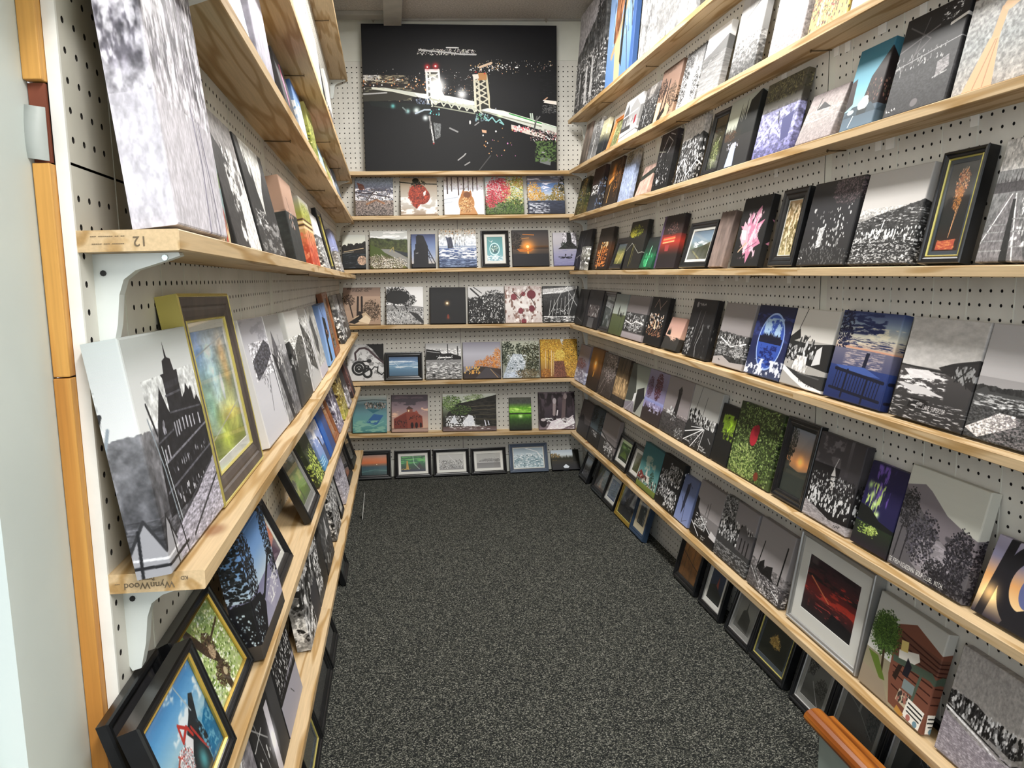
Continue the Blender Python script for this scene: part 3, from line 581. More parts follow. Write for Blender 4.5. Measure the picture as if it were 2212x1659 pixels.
DATA = r'''
B11|B|1|6.4|40.2|29.3|big|huge black canvas of a floodlit lift bridge at night on the back wall|S * 0b0c11 08090c;S 0 0 100 12 0e1018 0b0c12;M 2a2a2c 0 33 100 48 .62 60 60;K 0 30 72 47 150 .35 ddd ea8 fff 988;K 0 42 60 52 90 .4 ea6 fff b86 dde;S 38 26.5 56 28 0d0d10 0d0d10;K 28 16.5 58 20.5 170 .45 fff ffe dcc;L ccc .5 29 17 36 18 42 18.5 50 19.8 58 20;L fff .35 43 15.5 49 15.6;K 62 23 98 28 22 .4 fff fda;K 55 26 76 31 60 .5 fff fc8 fff;L eca .8 60 28.5 66 25.5;E fff 79 28.5 .9 .5;P 2a2420 0 34 16 34 31 43 31 47 0 52;M d8c8a0 0 34 24 40 .5 14 20;M fff 0 34 9 38 .45 12 30;K 0 36 32 44 60 .6 fb7 fff e84 643;M 8a8a70 0 42 26 52 .5 10 26;P 36342a 0 46 12 42 30 47 20 51 0 52;L e8ead8 .9 5 43 15 44.5 27 48;L bbb .4 0 47 12 46;P d8dcd0 8 42 28 46 62 56 100 73 100 75 62 59 30 49.5;P fffef4 26 46 44 48 58 52 58 54.5 40 52 28 49;P f4f4e8 60 55.5 72 58 100 69 100 71 72 62.5 60 58.5;L fff .3 62 56 100 69.5;L 9a9c8c .3 60 58 100 71.5;P 3c3c34 32.5 31 38.5 31 40 50 33 53;L fffff4 .8 32.4 30.5 33 54;L f4f4e4 .6 34.2 31 35 55;L fffff4 .8 38.7 30.5 39.4 44 41.5 50;L fff .35 32.6 33 38.6 37 33 41 39.2 45 33.2 49 36 53;L fff .35 38.6 33 32.6 37 39 41 33.2 45 40 49;P fff 31.7 30 39.2 30 39.2 32 31.7 32;P c8c8b8 33.6 33.4 37.6 33.4 37.4 35 33.8 35;P fffff0 34 44 39 42 43 51 36 54;G f21820 33 28.5 2.2;G f21820 37.2 28 2.4;E fff 33 28.6 .4 .6;E fff 37.2 28 .5 .7;G ffffff 37.5 40 6;G ffffff 38 43 5;P 2c2a22 57 35 63.5 35 65 56 58 58;L e8e4cc .9 57 34 57.6 58;L d8d4bc .6 59 34 60 58;L d8d0b0 .9 63.2 34 65 56;L ddd8c0 .4 57.5 34 62.5 38 57.6 42 63 46 58 50 64 54;L ddd8c0 .4 62.5 34 57.5 38 63 42 58 46 64 50 58 55;P c88a4c 59 32.3 63.5 32.3 63.5 37 59 37.5;P f4ece0 56 33.5 59 33 59.5 36 56.8 37;K 57 31 63 33 6 .5 e22 f66;G ffffff 50.5 47 4;L c8ccb8 .35 34 50 58 57 61 60;L a8ac98 .3 36 55 57 60;L d8dcc8 .35 35 50 37 54 39 50.5 41 55 43 51.5 45 56 47 52.5 49 57 51 53.5 53 58 55 54.5 57 59;K 27 50 34 55 50 .6 6a7c9c 8fa3c0 445;K 57 60 64 65 50 .6 6a8c9c 8fb3c0 6b7;L 8cc .35 62 62 64 65 66 62.5 68 66 70 64 72 67.5 70 66;K 33 57 39 61 14 .7 4cc 9ee 245;P 101a18 3 51.5 35 54 33 60 4 55;G 60c0c0 15 55 1.6;G a0d8d8 22.5 58.5 1.7;G f0ffff 27 58 2.2;G f0ffff 31.5 63 2;L 788 .4 20 56 22 58.5;L bcd .5 26.5 60 31 57.5 34 57.5;L ccc .5 33.5 62 34.5 70 35.5 80;P 6c7072 35.5 66 39.5 67 39 76 36.5 78;N 34 62 40 80 1 30;L 777 .4 34 62 33.8 70;E a33 35.5 80.5 .4 .7;L 999 .5 44 70 48 72.5;E ddd 54.5 66 .5 1.4;L 999 .3 57 68 59 66;P e8b088 60.5 71 63 71.5 63 73.5 60.8 73;K 61 70 98 84 9 .8 e0a060 c84 fff;K 64 76 80 90 10 .6 d8a068 e8c;P 9c9c9c 92 83 96 84 95 88 91.5 87;N 91 82 97 93 .8 20;P 777c7c 91 90 97 91 96.5 96 91 94;L aaa .35 48 92 51 89 52 87.5;L 999 .35 51.5 95.5 54 93.5;L 4a4a4a .25 59 99 65 89;P e4d8cc 76 67.5 86 71 94 75 93 77 84 74 76 70.5;K 77 68 86 72.5 50 .6 e8405a fff c99;K 86 71 100 79 160 .6 fff 533 c88 221 988;P 1c2a16 88 78 100 82 100 92 90 84;M 5a7a3c 88 78 100 94 .45 14 20;L 3a4 .3 75 60 100 70;G a8d890 70 61 2;L 99a .3 68 54 68 57;L cdc .4 86 60 86.5 64;L cdc .4 87 60 87.5 64.5;L 555 .5 89.5 62 88 71;L 777 .35 91 62 88.5 66;P f8f0e0 94 50.5 100 51.5 100 54 93 52.5;L da8 .3 93 51 95 49;M 777 92 54 100 60 .5 16 20;S 65 34 91 56 0d0e12 111216 0d0e12;K 64 25 98 33 30 .4 fff fda c98;L fff .25 93 51 100 53;P d8dcd0 92 66.5 100 69.8 100 73 92 70;P fff4e8 94 50.8 100 51.5 100 54 93.5 52.6
B21|B|2|4.0|7.9|8.0|c|canvas of driftwood sticks on a shore, leftmost below the big bridge canvas|S * 9ab 445 c8ccd4 678;M e8e4ea 0 25 100 60 .5 8;P 7a3a2a 5 12 22 18 26 32 12 32;E 5a3020 16 24 8 7;S 0 60 100 100 8a7a72 6a605c;N 0 55 100 100 .9 40;K 5 30 95 62 90 2 221 433 654 ccc;L 322 2 2 38 40 42 90 52;L 322 1.6 30 60 52 34;L 9a6a4a 5 30 70 55 58 75 68;L 433 1.4 10 46 60 60;N * .3 50
B22|B|2|13.4|7.7|8.0|c|canvas of one curled red-brown leaf on a twig, below the big canvas|S * b8a080 a89a88 c8c4bc a08870;M eeeae6 0 50 100 100 .5 4;L 221 2.4 0 12 40 16 100 18;E a03018 48 44 26 27;E 8a2814 56 50 24 22;P a03018 30 55 60 60 44 84 32 74;L 5a1408 1.6 45 18 46 50 42 82;L 5a1408 1 46 40 70 30;L 5a1408 1 45 54 72 50;L 5a1408 1 45 40 26 32;L 5a1408 1 44 60 30 56;B 48 46 27 28 160 c04020 701c0c b83a1c;P e8e4e0 62 40 70 34 68 46 63 50;E 221 42 8 9 7;K 30 8 70 24 24 3 331 110
B23|B|2|22.5|8.4|8.1|c|canvas of a golden dog seen from behind in snowy woods, below the big canvas|S * e8ecf2 f4f4f8 eeeef2;S 0 0 100 34 c8b8a8 b8bcc8;K 0 2 100 34 120 2 988 bba 765 dcd;L 433 3 9 0 9 44;L 433 2 20 0 20 38;L 544 3 36 0 37 48;L 433 2.5 50 0 50 40;L 544 2 62 0 62 36;L 433 2 74 0 73 38;L 544 2 84 0 84 36;L b8c0d0 2 0 60 34 54;L b8c0d0 1.5 0 70 20 66;E c08040 56 70 20 26;E b87030 56 52 14 14;P b06a30 44 44 48 34 54 44;P b06a30 60 44 68 35 70 48;P c88c50 38 100 42 74 72 74 84 100;E 7a4420 58 48 9 8;B 56 75 17 22 90 d8a060 a06028 e0b880
B24|B|2|31.3|8.1|8.1|c|canvas of a blazing red maple among green and yellow leaves|S * b8ccd8 c8d0c0 4a5a28;B 74 40 32 44 300 8a9a40 d0b050 687830 e8dc90;B 30 80 42 24 300 4a6a24 30481a 6a8a38 203010;B 78 82 26 22 200 40601e 5a7a30 243812;B 34 36 32 34 420 d02838 a81c30 e84858 b82438 f07080;B 14 62 16 24 140 c82838 e05060 902030;B 90 14 16 18 70 c08040 a0a040
B25|B|2|40.3|7.9|8.3|c|canvas of a river between fall trees under cloud, right end below the big canvas|S 0 0 100 55 6a7890 5078b8 d8e0ec;M eef 0 0 100 45 .5 4 6;M 778 0 0 100 20 .4 4 6;B 16 44 20 26 220 e0a040 c88428 f0c060;B 40 56 12 12 80 d8a038 a08030;B 86 46 20 24 200 7a6a28 c09030 504818;B 62 58 14 8 60 a08838 605820;S 0 66 100 100 3a4258 2a2e3c;N 0 66 100 100 .4 8 40;M dde2ee 0 70 60 100 .52 8 30;B 94 24 10 18 60 221 332
B31|B|3|0.8|4.9|7.3|c|small canvas of dark sea and pale rocks, far left of second back shelf row|S 0 0 100 42 c8ccc4 e8ead8;H 38 20 14 5 1c1a16 2a2420 .6;L c8b088 3 8 50 40 46 90 40;S 0 55 100 100 141c20 0c1014;M 3a444c 0 52 100 100 .6 6 30;E b09078 84 76 20 14;N 62 60 100 92 .6 10;L e8e0d0 1 0 54 50 50
B32|B|3|6.6|7.9|8.1|c|canvas of a rocky lakeshore below a wide green hill|S 0 0 100 25 d8dcd8 c0c4c4;M fff 0 0 100 20 .5 4;H 20 24 5 3 3a4420 5a5a28 .5;P 8a8a84 20 48 60 50 100 74 100 100 60 70;P 4a5a1c 0 36 28 48 46 66 30 70 0 66;P 2a3038 56 50 100 60 100 72;B 22 82 26 18 240 c8bca8 786858 e8e0d0 443830;B 62 88 34 16 260 d0c8b8 605848 f0e8dc 8a7a68;L c8b060 1 52 56 62 44 64 58
B33|B|3|15.3|5.1|7.3|c|small upright canvas of a black mine headframe against blue dusk|S * 3a4470 6a80b0 9aa8c8 d8c0a0;P 14141c 20 6 50 4 68 36 70 100 8 100 10 50 20 40;P 101018 18 98 16 30 54 26 60 98;P 101018 20 12 26 2 46 4 50 14;L 101018 3 62 36 98 88;L 101018 2 60 50 90 96;L 101018 1.5 68 46 64 54 76 60 72 68 84 72;P 101018 0 88 100 88 100 100 0 100;K 8 55 30 58 4 2 bbb
B34|B|3|21.1|8.0|8.2|c|canvas of white rapids over a blue river with gold reflections|S * c0b8a8 c8d0dc 5a74a8 3a4868;K 0 0 100 14 60 2 c08040 443 e8d8c0;M fff 0 12 100 45 .45 20 8;L 3a4868 2 20 20 26 44;P 3a3e50 22 22 34 20 40 50 24 50;N 20 14 70 50 .8 40 4;S 0 50 100 100 4a64a0 2c3854;M f4f6fa 0 46 100 80 .46 9 20;M 8aa0c8 0 76 100 100 .5 8 24
B35|B|3|30.1|6.0|7.9|fks|black frame with a silver mat around a blue glass ball photo|S * 4a9090 5aa8b0 88b8c8;E a8d8dc 48 50 30 24;E 3a7880 48 50 26 20;O dff 48 50 30 24 2;K 25 38 70 62 40 4 a8c8b0 245 e8f8f8;M e8f4f8 0 75 100 100 .45 8;P dce8e8 4 8 20 20 40 14 30 24
B36|B|3|36.8|7.9|7.9|c|canvas of an orange sun low over dark water|S * 3c3a3c 504440 5c4a3c 2c2a2c 222226;L d07828 2 30 12 60 14;L c08040 1.5 26 24 46 22;S 0 44 100 52 6a4420 2a2220;G ff9020 42 46 26;E fff0a0 42 46 4 4;P d07020 12 52 60 52 50 60 20 60;L f8a030 4 42 52 43 66;L e07020 2 36 56 50 58;B 12 30 14 24 120 201c18 2c2820;S 0 66 100 100 26262a 202024
B37|B|3|45.7|5.1|7.3|c|small canvas of two geese swimming below a tree stump|S * c8c4cc b8b4bc 9a98b8 7a7aa8;P 2a2a28 60 0 76 0 80 30 100 44 100 50 20 50 44 38 58 28;N 40 0 100 50 .7 20;B 44 38 12 10 60 222 343;L 111 4 22 74 40 76;E 1a1a22 36 76 12 3;E 1a1a22 64 76 14 3;L 0 2.4 48 75 50 66 53 68;L 0 2.4 72 75 76 66 80 69;M 9090b8 0 52 100 100 .55 4 30
B41|B|4|0.4|7.9|8.0|c|tan postcard canvas of a courting couple on the back wall|S * 8a7060 b89880 a88a70;S 0 24 100 62 b89880 a88c74;A 110c08 5 11 1 HAVE_YOU_DRIFTED_YOURSELF;A 110c08 5 24 6.5 IN_CALUMET,_MICH.;L 2a1c14 5 40 26 38 84;L 2a1c14 5 50 26 50 80;L 2a1c14 3 14 30 26 80;B 16 34 16 14 90 3a2a20 54402f;B 76 62 24 28 260 4a3828 6a5440 352618;P c8ac88 30 80 60 66 74 82 66 100 20 100;P 1c1410 14 94 50 72 54 86 30 98;P e8d0ac 40 90 60 74 74 86 68 98;E 241812 44 70 5 6;S 0 94 16 100 6a5440 5a4434
B42|B|4|9.5|7.9|8.1|c|black and white canvas of dark trees leaning over a pebble beach|S * e e a;H 48 54 2 3 8 9 .3;B 26 24 36 24 420 1 2 3 0;B 58 36 22 16 240 1 2 4;E 2 30 28 32 18;L 3 3 20 48 34 66;L 2 2 50 46 56 64;S 0 66 100 100 b 9;K 0 58 100 100 400 1.8 3 e 7 c 2;P 3 60 66 84 72 100 92 100 100 84 90
B43|B|4|18.8|7.7|7.9|c|nearly black canvas of a small moon over water|S * 17181a 1a1a1c;G c09050 48 44 9;E fff4d0 48 44 3 3;E 803020 50 80 3 6;G 602818 50 84 7
B44|B|4|27.0|7.8|8.0|c|black and white canvas of a huge packed crowd of faces|S 0 0 100 30 d c;H 34 20 12 6 2 1 .5;L 3 4 8 6 30 26;L 4 2 16 2 38 18;B 70 34 30 24 300 2 1 9 4;K 0 30 100 98 430 2.3 c 3 1 e 6 2;E 9 64 78 3 8;E 8 76 80 3 8
B45|B|4|35.0|8.0|8.1|c|canvas of frosted red berries in snow|S * d8ccc8 eae4e0 d0c4c0;M 987468 * .6 10;K * 90 5 c8b4b0 f4eeec 8a6a60;E 8a3c44 24 30 8 9;E 7a343c 72 24 12 12;E 94424a 50 22 6 6;E 7a343c 72 62 8 9;E 8a3c44 42 68 7 8;E 8a3440 50 96 7 7;L 4a3430 1.6 20 14 40 34 60 10;L 5a4440 1.4 46 70 52 96;L 4a3430 1.4 70 30 84 60;P f4f0ee 30 44 60 52 66 62 44 60
B46|B|4|43.3|7.9|8.0|c|black and white canvas of a tall ship's rigging, right end of its row|S * 5 4 2 3;P c 0 8 60 4 96 0 96 8 50 20 0 22;L f 2 0 22 54 14 70 2;L d .8 60 4 10 90;L d .8 22 40 14 86;L d .8 32 38 24 84;L c .8 42 36 34 82;L c .8 52 34 46 80;L c .8 62 30 58 80;L d .8 72 20 70 86;L e .8 64 2 96 60;L e .8 96 0 70 80;L d .7 90 20 60 60;K 30 62 70 78 40 2 c 8;M e 0 82 100 100 .5 14;L e 1.4 0 84 100 86;N * .3 40
B51|B|5|0.7|7.8|7.9|c|black and white canvas of a curly wrought iron coil|S * b d c;M 8 * .55 9;O 2 32 66 17 17 3;O 2 32 66 9 9 3;O 2 32 68 4 4 2;O 2 55 78 11 12 3;L 2 4 46 58 58 60 58 70 48 76;E 2 60 46 7 5;L 2 3 32 49 56 46;P 1 52 0 100 0 100 52 86 36 70 14;L 433034 5 24 42 22 24 34 12 48 10 60 16 78 34 100 52;L 2 2.5 66 72 74 62 84 64;L 2 3 84 62 82 76 94 84 100 78
B52|B|5|8.7|8.1|6.1|fk|black frame with a small photo of a wide blue sky, back wall|S * 2a4c78 4a7cae 6a98b8 3a6c90 2a5878;M dde8ee 0 20 100 60 .52 3 14;L c8d8e0 1 10 20 40 60
B53|B|5|17.5|7.7|7.9|c|black and white canvas of an old stamp mill with two smokestacks|S 0 0 100 48 a d c;P 1 2 16 40 22 46 30 70 28 100 38 100 46 0 46;N 2 16 100 46 .8 24;L 2 2 62 4 63 28;L 2 2 90 10 91 34;L d 1 4 22 40 27;L e 3 36 40 74 40;K 30 35 76 46 40 1.5 d 3 e;S 0 46 100 100 8 6;M e 0 50 100 100 .52 14 30;M 2 0 60 100 100 .6 9 14
B54|B|5|25.6|8.2|8.0|c|canvas of a road beside bright orange fall trees|S 0 0 100 66 9a98a8 b8b8c4 a8a4b0;B 44 62 14 14 140 d07830 b05c20 e89850;B 70 58 18 20 200 d87828 a85018 f0a050;B 92 46 12 30 220 e08830 b86020 f4a458;P 3a2e2a 0 84 40 66 60 68 100 74 100 100 0 100;K 4 68 44 86 40 3 e8a040 f8c860;P 4a4448 30 100 60 70 72 72 100 94 100 100;L c8a060 1 72 74 92 98
B55|B|5|34.2|8.1|8.1|c|canvas of a shallow forest river with dark pines|S 0 0 100 50 c8ccb8 b8bca8;B 14 36 20 36 300 2a3420 1c2418 3c4830;B 80 46 30 44 420 2a3018 1c2414 4a4c28 3a3418;B 46 22 10 16 80 343c24 222a1a;P a8b4c0 30 34 52 36 62 60 50 100 0 100 14 60;M e8f0f8 10 34 66 100 .5 20 36;M 344 10 50 60 100 .6 12 18;B 70 88 34 12 200 6a5c40 4a4028 887858;M c8d8f0 0 84 40 100 .45 14
B56|B|5|42.6|8.2|8.4|c|canvas of a leafy path through tall yellow fall trees|S * c8962c d8a83c 8a5a30;P e8e8e0 54 0 64 0 60 24;B 24 26 28 34 460 e0a828 c88820 f0c850 a86c18;B 80 30 24 40 420 d89c24 a87818 e8bc48 6a5014;B 52 42 14 14 120 f0d060 e0b840;L e8c890 2 30 30 28 96;L 6a4824 1.4 22 30 20 96;L e0c088 1.6 14 30 12 98;L d8b880 1.6 36 34 34 92;P 7a4a38 36 58 62 58 68 100 34 100;N 34 56 70 100 .6 24;B 84 84 16 18 200 d8a030 e8b848 886018;B 14 88 14 12 120 c88028 8a5020
B61|B|6|1.3|7.4|8.1|c|canvas of a shipwreck under clear teal water|S * c8ccc4 4a6870 5a9098 5c9c98 3c7c7c;L 344 2 0 16 60 12 100 14;K 36 20 96 36 90 3 443c38 8a8078 221 a89c90;P 2a5e9a 40 72 62 50 90 54 70 80;P 2c6878 40 36 80 40 60 48;M 78b09c 0 66 100 100 .5 5;L 7ab4a4 2 10 90 40 76 60 84 90 70
B62|B|6|9.7|7.9|8.1|c|canvas of a red brick town hall with a bell tower at sunset|S * 5a4c54 8a747c c09888 d8a888;M 4a4048 0 0 100 30 .45 4;M e8b898 0 30 100 60 .55 3;P 8c3c2c 6 64 40 46 66 46 84 58 86 88 6 92;P 7a3024 6 66 40 50 44 92 6 92;P 4a3430 40 38 48 30 60 38;P 8a4838 42 38 58 38 58 48 42 48;E f8d8a0 47 43 2 3;P a04838 62 48 68 42 74 50;K 10 66 42 86 24 2 3a1c18;K 46 56 82 66 18 2 3a1c18;E 2a1818 56 82 4 8;E 2a1818 68 82 4 8;E 2a1818 80 82 3 7;S 0 90 100 100 b89480 a8887c;L 4a3430 1 0 91 100 90
B63|B|6|20.8|11.8|8.2|c|wide canvas of a waterfall over dark layered rock ledges|S * e8ece4 8a9a78 2c2c24 4a4038;B 16 24 18 20 260 5a7a38 8aa858 3c5424;B 60 12 20 10 120 7a9458 a8b888;P 26241e 30 26 60 18 100 4 100 90 0 90 10 50;N 20 14 100 90 .9 12 40;L 57503c 1 36 36 98 32;L 57503c 1 34 46 98 42;L 4a4434 1 44 58 100 56;L 57503c 1 60 68 100 70;B 34 44 20 14 150 3c5424 54702f 1c2814;P d8dce4 12 78 22 56 28 80;P e0e4ec 36 78 48 56 56 60 60 86 40 88;M f4f6fa 4 58 62 88 .5 40 10;L eef 1.5 78 72 80 86;L eef 1.2 84 74 86 84;S 0 88 100 100 5a4440 7a6868;M fff 10 82 90 96 .55 14
B64|B|6|35.5|4.9|7.2|c|small upright canvas of green northern lights over a lake, back wall|S * 505048 4a5048 68b820 70c028 305c18 283c18 141c14;M b8f060 0 28 100 46 .5 3 8;S 0 48 100 52 1c2418 1c2818;G c8e8a0 50 58 12;N * .2 20
B65|B|6|42.0|8.1|8.3|c|purplish canvas of splashing water drops, right end of lowest back shelf|S * 6a5c64 4a3c44 3a3038 8a7880;M 2a2024 0 0 100 80 .5 10 3;L 988 8 44 24 42 60;E b8acb0 44 24 5 8;L 6a5858 10 72 14 66 80;E 988 74 12 5 8;L e8dce0 3 52 50 50 62;P e8dce4 20 100 34 78 60 70 70 86 94 66 100 84 60 100;M fff 10 68 100 100 .5 16;E 2a2024 12 82 10 12;E c8bcc0 12 74 7 4;L d8ccd0 3 76 76 94 64
B01|B|0|1.9|7.4|6.3|fk|black frame on the floor with an orange sunset over teal hills|S * a88c84 e08050 e06828 284c5c 345c60 1c3c40;E fff0c0 60 48 2 2;L 4a7c78 2 0 84 50 74 100 80
B02|B|0|10.1|8.0|6.1|fks|black frame on the carpet with green aurora over a lit tower|S * 20503c 2c8050 1c4c34 1a2434;M 60c060 0 0 100 50 .5 4 8;P c89838 20 96 34 94 28 30 24 30;K 4 78 40 96 40 4 e8c050 443;P 2a2c30 60 80 76 44 92 84;L d8f0e0 1.4 50 0 54 50 84 100;S 0 86 100 100 1c2c44 14243c
B03|B|0|18.5|8.0|6.0|fks|black frame on the carpet with a gray panorama of a town|S * c8c8c4 b8b8b4 888;K 0 36 100 90 420 2.5 4 e 8 3 c;L ddd 1.4 36 0 60 40 70 60
B04|B|0|26.8|7.9|5.9|fks|black frame on the carpet with a gray photo of a lakeside hall|S * b8b8b4 b0b0ac 8a8a88;P 8a8a88 10 48 34 36 60 34 90 44 90 56 10 56;N 20 30 94 58 .6 30;L e 1.5 10 58 72 58;B 88 46 10 12 60 666 888;S 0 62 100 100 7a 8a
B05|B|0|35.4|8.6|6.4|fbg|blue-gray frame on the carpet with a photo of sunlit choppy water|S * 9ab0c0 c8dce4 88a8b4 b8d0d8;M f4fafc 0 25 100 100 .5 18 24;M 4a707c 0 30 100 100 .58 20 26;L fff 2 40 0 80 20 100 60
B06|B|0|44.8|6.3|4.6|c|small canvas on the carpet of autumn pines mirrored in a lake|S * c8d8e8 d8e4ea 3a3424 2a2a2c 26262c;B 12 34 22 18 160 8a6420 a87828 3a3818;T 0 100 50 22 2a2a1c;P e0e8f0 40 84 50 72 62 84 58 92 44 92;S 78 0 100 60 26261e 1e1e18
R11|R|S1|-25.2|21.3|20.2|cd|tall gray canvas of men standing below a wooded hill, at the ceiling corner|S 0 0 100 40 b8b4b8 a8a4a8;H 42 10 5 6 5 4 .7;B 80 24 14 20 200 3 4 2;M c 0 45 100 100 .56 34;K 14 60 20 92 16 4 e c 8;P d 38 58 44 60 46 94 36 94;P c 58 54 64 56 66 92 56 92;P 4 20 60 26 62 28 96 18 96;N * .3 40
R12|R|S1|-43.5|15.9|20.0|cd|tall canvas of shaggy red-brown bark and a bare branch against blue sky|S * 7aa0d8 88acdc 5a88cc;P a06844 34 0 80 0 58 36 36 66 24 64 28 30;N 20 0 80 66 .8 30 8;L 3a2c20 1 50 0 40 60;L 7a3c24 1.4 60 0 38 56;L c8a478 7 84 0 66 40 40 64 20 74;P d8b888 30 66 50 60 56 100 36 100;P 2a2c28 56 40 64 30 60 90 52 84;L 3a3030 1.5 100 12 86 46 90 64;L 3a3030 1.4 70 60 84 100;L 443 1.2 96 60 80 40;P 3c64a8 92 0 100 0 100 100 90 100
R13|R|S1|-71.1|24.4|20.0|cd|tall pale canvas of wind-packed snow and ice at the top of the right wall|S * a a 9;M 78 * .55 12 9;M c * .5 30 16;N * .5 26 12;P 8 30 74 60 66 70 86 36 92;N * .3 60
R14|R|S1|-83.3|8.7|20.0|cd|tall canvas with a dark top edge beside the pale ice canvas|S * c b 2;N * .5 20
R21|R|S2|-13.0|4.8|8.3|c|brownish canvas in the back corner of the second right shelf|S * 8a7870 7a6c60 5a5048;L 4a3c30 5 40 0 34 100;N * .5 8 4
R22|R|S2|-20.5|6.1|7.8|c|black and white canvas of a fountain, beside the corner canvas|S * d 8 6 9;B 70 20 20 30 120 4 9 d 2;L f 4 54 30 50 96;L e 2 30 60 54 50 74 66;N * .4 20
R23|R|S2|-25.2|4.1|6.8|c|canvas with a pale yellow flower over a dark base|S * c8c0a0 e0d8a8 2c3034 202428;M f8f0c0 0 10 100 46 .5 9;L 332 3 40 56 70 48
R24|R|S2|-34.9|6.7|5.8|for|orange wooden frame around a green garden photo|S * 8a9460 a8b478 788458;M d8dc98 * .5 8;B 50 60 40 30 60 c8d080 708048
R25|R|S2|-44.5|8.8|7.1|c|black and white canvas of an old church street with one red spot|S 0 0 100 40 e d;P 6 0 40 22 8 40 44 40 70 0 70;P 9 40 22 66 6 100 30 100 60 40 60;L f 2 0 40 90 36;L e 2 20 50 20 66;L e 2 36 50 36 64;L e 2 56 48 56 62;P a02030 78 50 88 48 88 66 78 68;S 0 66 62 76 4 4;S 0 76 100 100 e c;L 6 1.5 0 88 100 82;K 4 48 70 72 20 2 311 c
R26|R|S2|-52.8|6.5|6.9|c|dark canvas of a ragged crowd, left of the tan postcard canvas|S * 6a6460 333 222;P 8c8884 30 0 80 0 60 24 20 30;K 0 20 100 100 260 2.4 ccc 3 1 888;L eee 1.6 30 50 36 90;N * .4 20
R27|R|S2|-61.6|7.9|7.7|c|tan postcard canvas leaning on the second right shelf with a courting couple|S * 7a5c4c 8a6a58 b08c70 a88468;A 1c100a 5 11 1 HAVE_YOU_DRIFTED_YOURSELF;A 1c100a 5 24 6.5 IN_CALUMET,_MICH.;B 20 40 22 20 160 2c1c14 4a3426;L 1c120e 5 36 30 30 84;L 1c120e 5 52 28 48 84;B 76 66 24 28 260 4a3828 6a5440 2c2018;P d0ac80 40 92 60 70 78 80 72 100;P 1c1410 8 96 50 74 56 84 30 100;P e8c898 6 60 26 64 20 96 0 96
R28|R|S2|-69.4|6.4|7.6|c|black and white canvas of a white road through heavy trees|S * 4 c 9;B 20 20 30 30 200 2 4 8 1;L f 5 30 30 60 46 90 40;L f 4 60 16 64 50;P f 34 100 44 60 60 56 80 84 60 100;B 20 64 20 30 200 2 e 4 1;B 84 64 16 26 160 2 d 3;N * .4 30
R29|R|S2|-76.9|6.7|8.0|cd|thick canvas of a gray lake horizon with a black lower edge|S 0 0 100 34 f0 e8;S 0 34 100 100 7c 8a a0;P f 0 0 100 0 100 18 0 38;P 6 0 40 100 20 100 40 0 56;K 0 44 90 70 12 2 e c;N 0 40 100 100 .3 6 60
R2a|R|S2|-86.3|6.4|9.2|c|pale canvas of a frame building and street on the second right shelf|S * c0 b8 90 4;P a 30 10 70 0 76 60 40 64;L 6 1.5 30 30 90 14;N 0 55 100 100 .8 20;L d 1 0 76 100 60;L 8 1 50 0 44 60
R2b|R|S2|-95.9|6.5|9.0|c|canvas of glittering snow under a black tree line|S * c8 b8 b0;H 18 20 4 8 2 3 .5;S 0 26 100 100 b0acac bcb6b8 a09a9c;N 0 26 100 100 .4 40;P 2 84 0 100 0 100 50 92 50
R2c|R|S2|-103.5|6.4|8.9|c|bright yellow and red patterned painting of dancers, top right shelf|S * c0a040 b87030 c8b060;B 40 44 46 50 420 e8d060 c03828 4a3018 f0e088 a02018 687028;L 3a2414 1.4 14 70 30 20 50 70;L f0e890 8 30 20 26 90;P f0e070 52 0 66 0 60 44 50 40;B 86 40 16 30 160 c83020 f0a030 2a1410;K 0 60 100 98 160 2.6 f0e078 4a3018 d8c050
R2d|R|S2|-109.3|5.4|8.8|c|pale canvas of small figures on ice, right end of second right shelf|S * b8b4b8 aca4ac c0bcc0;P 334 0 14 22 0 34 0 8 40;M 9a8c98 0 10 100 60 .58 12;P 2 84 0 100 0 100 30 90 30;N * .2 20
R31|R|S3|-10.7|7.0|7.7|c|dark green canvas with orange wildflowers, back corner of third right shelf|S * 3a3020 2c3018 3c4018 5a4820;B 60 24 26 24 120 a88030 c8a040 54401c;E 3a6ab0 46 50 5 14;B 50 60 46 44 260 6a7030 38401c a89860 4a2c18;N * .4 14
R32|R|S3|-22.7|8.0|8.4|c|canvas of a dim red roof above a white snowbank|S * 4a3430 2c2624 2a2c30;M f 10 40 80 64 .45 10;P 3a2420 0 0 90 0 70 30 10 40;S 0 64 80 100 2a2c2e 3c4048;K 62 30 100 98 90 3 334 6a88b8 223 999
R33|R|S3|-33.9|7.8|8.3|c|dark canvas of an orange glow through black branches|S * 3a2a20 6a4420 3a2a1c 2c2420;G e08020 46 24 18;P e89038 20 44 54 36 56 44 20 54;L f8b860 3 40 54 30 92;B 80 40 16 40 140 14100e 241c18 a86420;N * .3 10
R34|R|S3|-42.1|6.3|8.3|c|pale blue canvas of an icy slope with a bare tree|S * a89878 8a98b8 a8b8dc b8c8ec;B 40 12 30 14 120 6a5c40 a89060 3c3428;L 332 3 54 30 50 0;S 0 34 100 100 8a98b8 a8b8dc 98a8cc;N * .3 20
R35|R|S3|-50.9|5.5|4.9|c|small pinkish canvas of a sandy shore with a dark strip|S 0 0 100 34 a08478 b89488;P 2c3028 0 34 100 14 100 34 0 52;P c8a090 0 52 100 34 100 100 0 100;N * .3 12 5
R36|R|S3|-59.9|6.6|8.3|cd|black canvas of a ship's bow and rigging behind white reflections|S * 3a3236 1c1c1c 121214;L c8c4c4 1.6 20 40 50 8 84 20 60 40;L bbb 1.4 60 4 90 10;L 998 1.4 6 30 60 36;P 151515 50 20 64 18 60 60 48 56;K 6 46 90 90 60 2 c 6;E c8c8c8 30 84 8 4;N * .4 20
